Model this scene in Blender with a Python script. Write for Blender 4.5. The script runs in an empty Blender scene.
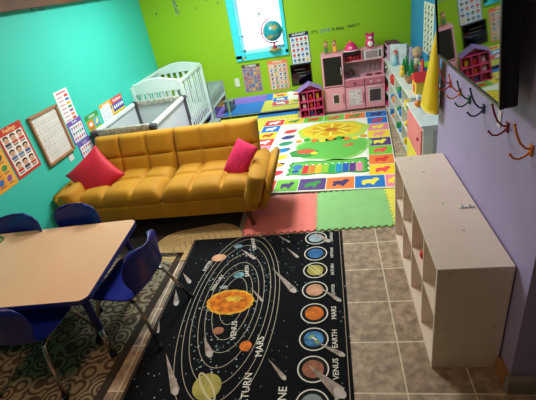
import bpy, bmesh, math, random
from mathutils import Matrix, Vector, Euler
random.seed(7)
PI = math.pi
C = bpy.context.scene.collection
S = bpy.context.scene

# ------------------------------------------------------------------ camera
cam_d = bpy.data.cameras.new('camera'); cam = bpy.data.objects.new('camera', cam_d); C.objects.link(cam)
cam_d.sensor_fit = 'HORIZONTAL'; cam_d.sensor_width = 36.0; cam_d.lens = 394.73 / 536 * 36.0
cam_d.clip_start = 0.02
RM = Matrix(((0.98014546, 0.08000614, 0.18142188),
             (0.11674014, 0.50673128, -0.85416342),
             (-0.16027047, 0.85838361, 0.48733043)))
cam.matrix_world = Matrix.Translation((0, 0, 1.8)) @ RM.to_4x4()
S.camera = cam

# ------------------------------------------------------------------ world, lights, exposure
S.view_settings.view_transform = 'Standard'; S.view_settings.look = 'None'
S.view_settings.gamma = 1; S.view_settings.use_curve_mapping = False
S.view_settings.exposure = 0.0
w = bpy.data.worlds.new('world'); S.world = w; w.use_nodes = True
w.node_tree.nodes['Background'].inputs[0].default_value = (0.85, 0.93, 1.0, 1)
w.node_tree.nodes['Background'].inputs[1].default_value = 0.3

def area(name, loc, size, power, color, rot=(0, 0, 0)):
    l = bpy.data.lights.new(name, 'AREA'); l.shape = 'RECTANGLE'; l.size, l.size_y = size
    l.energy = power; l.color = color
    o = bpy.data.objects.new(name, l); o.location = loc; o.rotation_euler = rot; C.objects.link(o); return o
area('ceiling_lamp_far', (-1.15, 4.15, 2.27), (0.5, 0.9), 62, (0.90, 1.0, 0.99))
area('ceiling_lamp_middle', (-0.9, 3.0, 2.27), (0.3, 0.3), 24, (1.0, 0.93, 0.82))
area('ceiling_lamp_near', (-1.6, 0.9, 2.27), (0.3, 0.3), 11, (1.0, 0.58, 0.38))

# ------------------------------------------------------------------ materials
def lin(c): return tuple(((v / 255) / 12.92 if v / 255 <= 0.04045 else ((v / 255 + 0.055) / 1.055) ** 2.4) for v in c)
MATS = {}
def M(name, rgb=(200, 200, 200), rough=0.6, metal=0.0, var=0.08, scale=8.0, bump=0.0, bscale=60, spec=0.5, emit=0, alpha=1, coat=0):
    if name in MATS: return MATS[name]
    m = bpy.data.materials.new(name); m.use_nodes = True; nt = m.node_tree; N = nt.nodes; L = nt.links
    b = N['Principled BSDF']; c = lin(rgb)
    b.inputs['Roughness'].default_value = rough; b.inputs['Metallic'].default_value = metal
    b.inputs['Specular IOR Level'].default_value = spec; b.inputs['Coat Weight'].default_value = coat
    b.inputs['Alpha'].default_value = alpha
    tc = N.new('ShaderNodeTexCoord'); no = N.new('ShaderNodeTexNoise')
    no.inputs['Scale'].default_value = scale; no.inputs['Detail'].default_value = 4
    L.new(tc.outputs['Object'], no.inputs['Vector'])
    rp = N.new('ShaderNodeValToRGB'); L.new(no.outputs['Fac'], rp.inputs['Fac'])
    rp.color_ramp.elements[0].position = 0.3; rp.color_ramp.elements[1].position = 0.7
    rp.color_ramp.elements[0].color = tuple(v * (1 - var) for v in c) + (1,)
    rp.color_ramp.elements[1].color = tuple(min(1, v * (1 + var)) for v in c) + (1,)
    L.new(rp.outputs[0], b.inputs['Base Color'])
    if emit:
        L.new(rp.outputs[0], b.inputs['Emission Color']); b.inputs['Emission Strength'].default_value = emit
    if bump:
        n2 = N.new('ShaderNodeTexNoise'); n2.inputs['Scale'].default_value = bscale; n2.inputs['Detail'].default_value = 3
        L.new(tc.outputs['Object'], n2.inputs['Vector'])
        bp = N.new('ShaderNodeBump'); bp.inputs['Strength'].default_value = bump; bp.inputs['Distance'].default_value = 0.01
        L.new(n2.outputs['Fac'], bp.inputs['Height']); L.new(bp.outputs[0], b.inputs['Normal'])
    MATS[name] = m; return m
def col(r, g, b): return M('ink_%d_%d_%d' % (r, g, b), (r, g, b), 0.6, var=0.03)

def tile_material():
    m = bpy.data.materials.new('floor_tile'); m.use_nodes = True; nt = m.node_tree; N = nt.nodes; L = nt.links
    b = N['Principled BSDF']; tc = N.new('ShaderNodeTexCoord'); mp = N.new('ShaderNodeMapping')
    mp.inputs['Location'].default_value = (TILE_OX, TILE_OY, 0)
    L.new(tc.outputs['Object'], mp.inputs[0])
    br = N.new('ShaderNodeTexBrick'); br.offset = 0.0; br.squash = 1.0
    br.inputs['Scale'].default_value = 1.0; br.inputs['Brick Width'].default_value = TILE; br.inputs['Row Height'].default_value = TILE
    br.inputs['Mortar Size'].default_value = 0.005; br.inputs['Mortar Smooth'].default_value = 0.3
    br.inputs['Color1'].default_value = lin((188, 162, 142)) + (1,); br.inputs['Color2'].default_value = lin((212, 186, 164)) + (1,)
    br.inputs['Mortar'].default_value = lin((240, 224, 198)) + (1,)
    L.new(mp.outputs[0], br.inputs['Vector'])
    n1 = N.new('ShaderNodeTexNoise'); n1.inputs['Scale'].default_value = 16; n1.inputs['Detail'].default_value = 9; n1.inputs['Roughness'].default_value = 0.7
    L.new(tc.outputs['Object'], n1.inputs['Vector'])
    rp = N.new('ShaderNodeValToRGB'); rp.color_ramp.elements[0].position = 0.36; rp.color_ramp.elements[1].position = 0.62
    rp.color_ramp.elements[0].color = (0.34, 0.33, 0.31, 1); rp.color_ramp.elements[1].color = (1, 0.97, 0.92, 1)
    L.new(n1.outputs['Fac'], rp.inputs[0])
    mx = N.new('ShaderNodeMix'); mx.data_type = 'RGBA'; mx.blend_type = 'MULTIPLY'; mx.inputs['Factor'].default_value = 0.9
    iv = N.new('ShaderNodeMath'); iv.operation = 'MULTIPLY_ADD'; iv.inputs[1].default_value = -0.6; iv.inputs[2].default_value = 0.9; L.new(br.outputs['Fac'], iv.inputs[0]); L.new(iv.outputs[0], mx.inputs['Factor'])
    L.new(br.outputs['Color'], mx.inputs['A']); L.new(rp.outputs[0], mx.inputs['B']); L.new(mx.outputs['Result'], b.inputs['Base Color'])
    bp = N.new('ShaderNodeBump'); bp.inputs['Strength'].default_value = 0.4; bp.inputs['Distance'].default_value = 0.004; bp.invert = True
    L.new(br.outputs['Fac'], bp.inputs['Height']); L.new(bp.outputs[0], b.inputs['Normal'])
    b.inputs['Roughness'].default_value = 0.5
    return m
TILE, TILE_OX, TILE_OY = 0.30, -0.235, -1.507

def scroll_material(name, c1, c2, scale, dist=6):
    m = bpy.data.materials.new(name); m.use_nodes = True; nt = m.node_tree; N = nt.nodes; L = nt.links
    b = N['Principled BSDF']; tc = N.new('ShaderNodeTexCoord')
    vo = N.new('ShaderNodeTexVoronoi'); vo.inputs['Scale'].default_value = scale; vo.inputs['Randomness'].default_value = .8; L.new(tc.outputs['Object'], vo.inputs['Vector'])
    mm = N.new('ShaderNodeMath'); mm.operation = 'MULTIPLY'; mm.inputs[1].default_value = 26.0; L.new(vo.outputs['Distance'], mm.inputs[0])
    sn = N.new('ShaderNodeMath'); sn.operation = 'SINE'; L.new(mm.outputs[0], sn.inputs[0])
    wv = N.new('ShaderNodeMath'); wv.operation = 'MULTIPLY_ADD'; wv.inputs[1].default_value = .5; wv.inputs[2].default_value = .5; L.new(sn.outputs[0], wv.inputs[0])
    rp = N.new('ShaderNodeValToRGB'); rp.color_ramp.elements[0].position = 0.42; rp.color_ramp.elements[1].position = 0.55
    rp.color_ramp.elements[0].color = lin(c1) + (1,); rp.color_ramp.elements[1].color = lin(c2) + (1,)
    L.new(wv.outputs[0], rp.inputs[0]); L.new(rp.outputs[0], b.inputs['Base Color'])
    b.inputs['Roughness'].default_value = 0.95
    return m

# ------------------------------------------------------------------ mesh builder
def R(a): return math.radians(a)
def TR(x=0, y=0, z=0, rx=0, ry=0, rz=0): return Matrix.Translation((x, y, z)) @ Euler((rx, ry, rz)).to_matrix().to_4x4()

class B:
    def __init__(s, T=None): s.bm = bmesh.new(); s.mats = []; s.T = T or Matrix()
    def mi(s, m):
        if m not in s.mats: s.mats.append(m)
        return s.mats.index(m)
    def vs(s, pts, T=None):
        T = s.T @ (T or Matrix()); return [s.bm.verts.new(T @ Vector(p)) for p in pts]
    def f(s, vs, m, smooth=False):
        try: f = s.bm.faces.new(vs)
        except ValueError: return None
        f.material_index = s.mi(m); f.smooth = smooth; return f
    def box(s, c, d, m, T=None, bev=0.0, taper=1.0):
        x, y, z = (v / 2 for v in d); T2 = (T or Matrix()) @ Matrix.Translation(c)
        if bev <= 0 or bev >= min(x, y, z):
            p = [(-x, -y, -z), (x, -y, -z), (x, y, -z), (-x, y, -z), (-x * taper, -y * taper, z), (x * taper, -y * taper, z), (x * taper, y * taper, z), (-x * taper, y * taper, z)]
            v = s.vs(p, T2)
            for q in ((3, 2, 1, 0), (4, 5, 6, 7), (0, 1, 5, 4), (1, 2, 6, 5), (2, 3, 7, 6), (3, 0, 4, 7)): s.f([v[i] for i in q], m)
        else:
            t = bmesh.new(); r = bmesh.ops.create_cube(t, size=1)
            for v in t.verts: v.co = Vector((v.co.x * 2 * x, v.co.y * 2 * y, v.co.z * 2 * z))
            bmesh.ops.bevel(t, geom=t.edges[:], offset=bev, segments=2, profile=0.6, affect='EDGES')
            s.merge(t, m, T2)
    def merge(s, t, m, T=None, smooth=False):
        T = s.T @ (T or Matrix()); mp = {v: s.bm.verts.new(T @ v.co) for v in t.verts}
        for f in t.faces: s.f([mp[v] for v in f.verts], m, smooth)
        t.free()
    def ell(s, c, r, m, T=None, seg=16, rings=10):
        t = bmesh.new(); bmesh.ops.create_uvsphere(t, u_segments=seg, v_segments=rings, radius=1)
        for v in t.verts: v.co = Vector((v.co.x * r[0], v.co.y * r[1], v.co.z * r[2]))
        s.merge(t, m, (T or Matrix()) @ Matrix.Translation(c), True)
    def cyl(s, c, r, h, m, T=None, r2=None, seg=20):
        r2 = r if r2 is None else r2; T2 = (T or Matrix()) @ Matrix.Translation(c)
        a = s.vs([(r * math.cos(2 * PI * i / seg), r * math.sin(2 * PI * i / seg), -h / 2) for i in range(seg)], T2)
        b = s.vs([(r2 * math.cos(2 * PI * i / seg), r2 * math.sin(2 * PI * i / seg), h / 2) for i in range(seg)], T2)
        for i in range(seg): s.f([a[i], a[(i + 1) % seg], b[(i + 1) % seg], b[i]], m, True)
        s.f(a[::-1], m); s.f(b, m)
    def lathe(s, prof, m, T=None, seg=20, c=(0, 0, 0)):
        T2 = (T or Matrix()) @ Matrix.Translation(c); rows = []
        for r, z in prof: rows.append(s.vs([(r * math.cos(2 * PI * i / seg), r * math.sin(2 * PI * i / seg), z) for i in range(seg)], T2))
        for a, b in zip(rows, rows[1:]):
            for i in range(seg): s.f([a[i], a[(i + 1) % seg], b[(i + 1) % seg], b[i]], m, True)
        s.f(rows[0][::-1], m); s.f(rows[-1], m)
    def tube(s, pts, r, m, T=None, seg=8, smooth=True, closed=False):
        P = [Vector(p) for p in pts]; n = len(P); rows = []; rr = r if isinstance(r, (list, tuple)) else [r] * n
        up = Vector((0, 0, 1)); prev = None
        for i, p in enumerate(P):
            if closed: d = P[(i + 1) % n] - P[i - 1]
            else: d = P[min(i + 1, n - 1)] - P[max(i - 1, 0)]
            d.normalize()
            if prev is None:
                a = d.cross(up) if abs(d.dot(up)) < 0.95 else d.cross(Vector((1, 0, 0)))
            else: a = prev - d * prev.dot(d)
            a.normalize(); b = d.cross(a); prev = a
            rows.append(s.vs([p + (a * math.cos(2 * PI * k / seg) + b * math.sin(2 * PI * k / seg)) * rr[i] for k in range(seg)], T))
        m2 = n if closed else n - 1
        for i in range(m2):
            A, Bb = rows[i], rows[(i + 1) % n]
            for k in range(seg): s.f([A[k], A[(k + 1) % seg], Bb[(k + 1) % seg], Bb[k]], m, smooth)
        if not closed: s.f(rows[0][::-1], m); s.f(rows[-1], m)
    def flat(s, pts, z, m, T=None):            # flat polygon at height z (local)
        v = s.vs([(p[0], p[1], z) for p in pts], T); s.f(v, m)
    def rect(s, x0, y0, x1, y1, z, m, T=None): s.flat([(x0, y0), (x1, y0), (x1, y1), (x0, y1)], z, m, T)
    def disc(s, x, y, rx, ry, z, m, T=None, seg=20, rot=0):
        c, n = math.cos(rot), math.sin(rot)
        s.flat([(x + rx * math.cos(a) * c - ry * math.sin(a) * n, y + rx * math.cos(a) * n + ry * math.sin(a) * c) for a in [2 * PI * i / seg for i in range(seg)]], z, m, T)
    def ring(s, x, y, rx, ry, wd, z, m, T=None, seg=64):
        o = s.vs([(x + rx * math.cos(2 * PI * i / seg), y + ry * math.sin(2 * PI * i / seg), z) for i in range(seg)], T)
        q = s.vs([(x + (rx - wd) * math.cos(2 * PI * i / seg), y + (ry - wd) * math.sin(2 * PI * i / seg), z) for i in range(seg)], T)
        for i in range(seg): s.f([o[i], o[(i + 1) % seg], q[(i + 1) % seg], q[i]], m)
    def prism(s, pts, z0, z1, m, T=None, side=None):
        a = s.vs([(p[0], p[1], z0) for p in pts], T); b = s.vs([(p[0], p[1], z1) for p in pts], T); n = len(pts)
        s.f(a[::-1], m); s.f(b, m)
        for i in range(n): s.f([a[i], a[(i + 1) % n], b[(i + 1) % n], b[i]], side or m)
    def text(s, t, x, y, z, size, m, T=None, rot=0, depth=0.0):
        cu = bpy.data.curves.new('t', 'FONT'); cu.body = t; cu.size = size; cu.align_x = 'CENTER'; cu.align_y = 'CENTER'; cu.resolution_u = 2
        cu.extrude = depth; cu.offset = size * 0.012
        o = bpy.data.objects.new('t', cu); C.objects.link(o); bpy.context.view_layer.update()
        me = bpy.data.meshes.new_from_object(o.evaluated_get(bpy.context.evaluated_depsgraph_get()))
        t2 = bmesh.new(); t2.from_mesh(me); bpy.data.objects.remove(o); bpy.data.curves.remove(cu); bpy.data.meshes.remove(me)
        s.merge(t2, m, (T or Matrix()) @ TR(x, y, z, 0, 0, rot))
    def pillow(s, w, d, h, m, T=None, p=2.0, q=0.5, cells=None, puff=0.0, n=28, wave=0.0):
        cx, cy = cells or (1, 1); nx = max(n, cx * 16); ny = max(n if not cells else 12, cy * 16)
        def top(i, j, sg):
            u = -1 + 2 * i / nx; v = -1 + 2 * j / ny
            e = (max(0, 1 - abs(u) ** p) * max(0, 1 - abs(v) ** p)) ** q
            fx = ((u + 1) / 2 * cx) % 1; fy = ((v + 1) / 2 * cy) % 1
            cl = (max(0, 1 - abs(2 * fx - 1) ** 5) * max(0, 1 - abs(2 * fy - 1) ** 5)) ** 0.45 if cells else 0
            sh = 1 - wave * (1 - abs(u) ** 2) * abs(v) ** 6
            sh2 = 1 - wave * (1 - abs(v) ** 2) * abs(u) ** 6
            return (u * w / 2 * sh2, v * d / 2 * sh, sg * (h / 2 * e) + (puff * (cl - 0.5) * (e ** 2) if sg > 0 else 0))
        A = [[s.vs([top(i, j, 1)], T)[0] for j in range(ny + 1)] for i in range(nx + 1)]
        Bt = [[A[i][j] if i in (0, nx) or j in (0, ny) else s.vs([top(i, j, -1)], T)[0] for j in range(ny + 1)] for i in range(nx + 1)]
        for i in range(nx):
            for j in range(ny):
                s.f([A[i][j], A[i + 1][j], A[i + 1][j + 1], A[i][j + 1]], m, True)
                s.f([Bt[i][j + 1], Bt[i + 1][j + 1], Bt[i + 1][j], Bt[i][j]], m, True)
    def build(s, name, parent=None):
        me = bpy.data.meshes.new(name); s.bm.to_mesh(me); s.bm.free()
        for m in s.mats: me.materials.append(m)
        o = bpy.data.objects.new(name, me); C.objects.link(o)
        if parent is not None: o.parent = parent
        return o

def tag(o, label=None, cat=None, group=None, kind=None):
    if label: o['label'] = label
    if cat: o['category'] = cat
    if group: o['group'] = group
    if kind: o['kind'] = kind
    return o
def empty(name, T, label, cat, group=None):
    o = bpy.data.objects.new(name, None); C.objects.link(o); o.empty_display_size = 0.1; o.matrix_world = T
    return tag(o, label, cat, group)
def put(o, T): o.matrix_world = T; return o
def structure(b, name): return tag(b.build(name), kind='structure')
def copy_thing(src, T, label, group=None):
    c = src.copy(); C.objects.link(c); c.matrix_world = T; c['label'] = label
    for ch in src.children:
        d = ch.copy(); C.objects.link(d); d.parent = c
        for g in ch.children: e = g.copy(); C.objects.link(e); e.parent = d
    return c
def on_teal(y, z, off=0.002): return Matrix(((0, 0, 1, XL + off), (1, 0, 0, y), (0, 1, 0, z), (0, 0, 0, 1)))
def on_green(x, z, off=0.002): return Matrix(((1, 0, 0, x), (0, 0, -1, YB - off), (0, 1, 0, z), (0, 0, 0, 1)))
def on_right(X, y, z, off=0.002): return Matrix(((0, 0, -1, X - off), (-1, 0, 0, y), (0, 1, 0, z), (0, 0, 0, 1)))

XL, YB, XR, XR2 = -2.48, 5.74, 0.68, 1.07

# ------------------------------------------------------------------ setting
teal = M('teal_paint', (62, 206, 186), 0.6, var=0.04, scale=1.5, bump=0.06, bscale=12)
green = M('lime_paint', (146, 194, 12), 0.6, var=0.03, scale=1.5, bump=0.05, bscale=12)
purple = M('lilac_paint', (172, 156, 206), 0.55, var=0.06, scale=5, bump=0.08, bscale=10)
bluep = M('blue_paint', (52, 150, 205), 0.6, var=0.03)
white_w = M('white_trim', (225, 225, 220), 0.5)
wood_dark = M('brown_beam_wood', (104, 62, 36), 0.6, var=0.3, scale=3, bump=0.2, bscale=20)

b = B(); b.box((-0.6, 1.9, -0.06), (4.2, 8.2, 0.12), tile_material()); structure(b, 'floor')
b = B(); b.box((-0.6, 1.9, 2.36), (4.2, 8.2, 0.1), M('ceiling_white', (225, 222, 215), 0.9)); structure(b, 'ceiling')
b = B(); b.box((XL - 0.06, 1.9, 1.15), (0.12, 8.2, 2.3), teal); structure(b, 'wall_left')
# far wall with the window opening
wx0, wx1, wz0, wz1 = -1.20, -0.585, 0.90, 1.98
b = B()
b.box(((XL + wx0) / 2, YB + 0.1, 1.15), (wx0 - XL, 0.2, 2.3), green)
b.box(((XR2 + 0.4 + wx1) / 2, YB + 0.1, 1.15), (XR2 + 0.4 - wx1, 0.2, 2.3), green)
b.box(((wx0 + wx1) / 2, YB + 0.1, wz0 / 2), (wx1 - wx0, 0.2, wz0), green)
b.box(((wx0 + wx1) / 2, YB + 0.1, (wz1 + 2.3) / 2), (wx1 - wx0, 0.2, 2.3 - wz1), green)
structure(b, 'wall_back')
b = B(); b.box(((XR + 0.9) / 2 + 0.15, (1.24 + 2.66) / 2, 1.15), (0.52, 1.42, 2.3), purple); structure(b, 'wall_right')
b = B(); b.box((XR2 + 0.15, 4.2, 1.15), (0.3, 3.08, 2.3), bluep); structure(b, 'wall_alcove')
b = B(); b.box((-0.6, -2.2, 1.15), (4.2, 0.1, 2.3), M('rear_paint', (150, 140, 130), 0.8)); structure(b, 'wall_rear')
b = B(); b.box((1.5, -0.4, 1.15), (0.1, 3.6, 2.3), M('rear_paint')); structure(b, 'wall_entry')
# ceiling beam along the teal wall
b = B()
b.box((XL + 0.05, 3.1, 1.935), (0.10, 5.26, 0.10), wood_dark, bev=0.006)
b.box((XL + 0.06, 3.1, 2.11), (0.12, 5.26, 0.24), wood_dark, bev=0.006)
for yy in (3.38, 3.48, 3.52): b.tube([(XL + 0.08, yy, 1.888), (XL + 0.08, yy, 1.865), (XL + 0.10, yy + .01, 1.86)], 0.004, M('black_iron', (20, 20, 20), 0.5))
structure(b, 'trim_1')
# baseboards and threshold
wall_base = M('grey_baseboard', (150, 140, 135), 0.5)
b = B(); b.box((0.671, 1.29, 0.045), (0.026, .10, 0.09), M('oak_baseboard', (176, 120, 74), 0.5, var=0.15), bev=0.005); structure(b, 'baseboard_right')
b = B(); b.box((0.93, 1.222, 0.045), (0.54, 0.035, 0.09), wall_base, bev=0.005); structure(b, 'baseboard_end')

# window: turquoise reveal, sill and glass with blind lines
turq = M('turquoise_gloss', (70, 225, 232), 0.3, var=0.03)
b = B()
fw = 0.09
b.box((wx0 - fw / 2, YB - 0.012, (wz0 + wz1) / 2), (fw, 0.03, wz1 - wz0 + 0.1), turq, bev=0.004)
b.box((wx1 + .02, YB - 0.012, (wz0 + wz1) / 2), (.04, 0.03, wz1 - wz0 + 0.1), turq, bev=0.004)
b.box(((wx0 - fw + wx1 + .04) / 2, YB - 0.012, wz0 - 0.04), (wx1 - wx0 + fw + .04, 0.03, 0.08), turq, bev=0.004)
b.box((wx0 + 0.004, YB + 0.09, (wz0 + wz1) / 2), (0.008, 0.18, wz1 - wz0), turq)
b.box((wx1 - 0.004, YB + 0.09, (wz0 + wz1) / 2), (0.008, 0.18, wz1 - wz0), turq)
b.box(((wx0 + wx1) / 2, YB + 0.07, wz0 + 0.004), (wx1 - wx0, 0.20, 0.012), turq, bev=0.003)
structure(b, 'window_1')
b = B()
sky = M('bright_window_film', (235, 238, 255), 0.4, var=0.02, emit=1.3)
b.box(((wx0 + wx1) / 2, YB + 0.17, (wz0 + wz1) / 2), (wx1 - wx0 - 0.02, 0.01, wz1 - wz0), sky)
wl = M('window_bar_white', (235, 238, 242), 0.4)
b.box(((wx0 + wx1) / 2, YB + 0.158, 1.12), (wx1 - wx0 - 0.02, 0.016, 0.018), wl)
for x in (wx0 + 0.02, wx1 - 0.02): b.box((x, YB + 0.158, (wz0 + wz1) / 2), (0.025, 0.016, wz1 - wz0), wl)
b.box(((wx0 + wx1) / 2, YB + 0.158, 0.925), (wx1 - wx0 - 0.02, 0.016, 0.03), wl)
structure(b, 'window_2')

# ------------------------------------------------------------------ foam floor tiles
def edge(P, Q, sg, n=11, a=0.017):
    P = Vector(P); Q = Vector(Q); d = (Q - P); L_ = d.length; d.normalize(); nr = Vector((d.y, -d.x)) * sg; o = [P]
    st = L_ / (2 * n)
    for i in range(n):
        c0 = P + d * (st * (2 * i + 0.6)); c1 = P + d * (st * (2 * i + 1.4))
        o += [c0 + nr * 0, c0 - d * 0.005 + nr * a, c1 + d * 0.005 + nr * a, c1]
    return o
def foam(x0, y0, x1, y1, m, label, h=0.012, nx=11, ny=11):
    # shared edges always run in +x / +y, bulge fixed, so neighbours interlock
    lo = edge((x0, y0), (x1, y0), 1, nx); hi = edge((x0, y1), (x1, y1), 1, nx)
    le = edge((x0, y0), (x0, y1), 1, ny); ri = edge((x1, y0), (x1, y1), 1, ny)
    pts = lo + ri + [Vector((x1, y1))] + hi[::-1][:-1] + [Vector((x0, y1))] + le[::-1][:-1]
    c = Vector(((x0 + x1) / 2, (y0 + y1) / 2)); out = []
    for p in pts:
        q = Vector((p[0] - c.x, p[1] - c.y)) * 0.997
        if not out or (q - out[-1]).length > 1e-4: out.append(q)
    b = B(); W, L_ = (x1 - x0) / 2 * .997, (y1 - y0) / 2 * .997; e = .02
    # body with cleared rim, plus every tooth as its own quad ring in the same mesh
    b.box((e / 2 - e / 2, 0, h / 2), (2 * W - 2 * e, 2 * L_ - 2 * e, h), m)
    def rim(horizontal, sgn):
        half = W if horizontal else L_; other = L_ if horizontal else W; nn = nx if horizontal else ny; st = half / nn; bulge = -1 if horizontal else 1
        def P(a_, o_): return (a_, sgn * other + o_) if horizontal else (sgn * other + o_, a_)
        inner = -sgn * e; grows = (bulge == sgn)
        for i in range(nn):
            s0 = -half + 2 * st * i; c0 = s0 + .6 * st; c1 = s0 + 1.4 * st; s1 = s0 + 2 * st; t = .016
            lo_ = max(s0, -half + e) if i == 0 else s0; hi_ = min(s1, half - e) if i == nn - 1 else s1
            if grows:
                for q in ([P(lo_, inner), P(hi_, inner), P(hi_, 0), P(lo_, 0)], [P(c0, 0), P(c1, 0), P(c1 + .005, bulge * t), P(c0 - .005, bulge * t)]): quad(q)
            else:
                for q in ([P(lo_, inner), P(c0 - .005, inner), P(c0 - .005, bulge * t), P(c0, 0), P(lo_, 0)], [P(c1 + .005, inner), P(hi_, inner), P(hi_, 0), P(c1, 0), P(c1 + .005, bulge * t)], [P(c0 - .005, inner), P(c1 + .005, inner), P(c1 + .005, bulge * t), P(c0 - .005, bulge * t)]): quad(q)
    def quad(q):
        ar = sum(q[i][0] * q[(i + 1) % len(q)][1] - q[(i + 1) % len(q)][0] * q[i][1] for i in range(len(q)))
        b.prism(q if ar > 0 else q[::-1], 0, h, m)
    for hz in (True, False):
        for sg in (-1, 1): rim(hz, sg)
    for sx in (-1, 1):
        for sy in (-1, 1): b.box((sx * (W - e / 2), sy * (L_ - e / 2), h / 2), (e, e, h), m)
    o = b.build('foam_tile'); o.location = (c.x, c.y, 0.0005)
    return tag(o, label, 'foam tile')
fr = M('red_foam', (246, 132, 124), 0.8, var=0.06, bump=0.15, bscale=200); fg = M('green_foam', (146, 206, 132), 0.8, var=0.06, bump=0.15, bscale=200)
fy = M('yellow_foam', (240, 226, 90), 0.8, bump=0.15, bscale=200); fb = M('blue_foam', (30, 130, 220), 0.8, bump=0.15, bscale=200); fp = M('purple_foam', (140, 110, 210), 0.8, bump=0.15, bscale=200); fo = M('orange_foam', (250, 190, 110), 0.8)
foam(-0.82, 2.60, -0.22, 3.20, fr, 'red foam floor tile at the right end of the mustard sofa')
foam(-0.22, 2.60, 0.38, 3.20, fg, 'green foam floor tile in front of the colourful play mat')
foam(0.38, 2.60, 0.98, 3.20, fy, 'yellow foam floor tile half hidden behind the low white bookcase')
foam(0.46, 3.20, 1.06, 3.80, fg, 'green foam floor tile under the white storage cabinet')
foam(-1.12, 5.00, -0.52, 5.60, fy, 'yellow foam floor tile under the far left corner of the play mat')
foam(-1.12, 4.40, -0.52, 5.00, fb, 'blue foam floor tile between sofa back and play mat')
foam(-1.12, 3.80, -0.52, 4.40, fp, 'purple foam floor tile just behind the sofa back')
foam(-1.72, 5.00, -1.12, 5.60, fb, 'blue foam floor tile by the low wall mirror')
foam(-1.72, 4.40, -1.12, 5.00, fp, 'purple foam floor tile in front of the blue one by the mirror')
foam(-2.32, 5.00, -1.72, 5.60, fp, 'purple foam floor tile under the white crib')
foam(-2.32, 4.40, -1.72, 5.00, fo, 'orange foam floor tile under the near end of the crib')
def strip(x0, x1, m, label):
    b = B(); b.box((0, 0, 0.006), (x1 - x0 - 0.004, 0.10, 0.012), m, bev=0.002)
    o = b.build('foam_border_strip'); o.location = ((x0 + x1) / 2, 5.665, 0.0005); tag(o, label, 'foam strip')
strip(-1.72, -1.12, fy, 'yellow foam border strip along the foot of the low wall mirror')
strip(-1.12, -0.52, fb, 'blue foam border strip at the wall behind the dollhouse')

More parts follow.
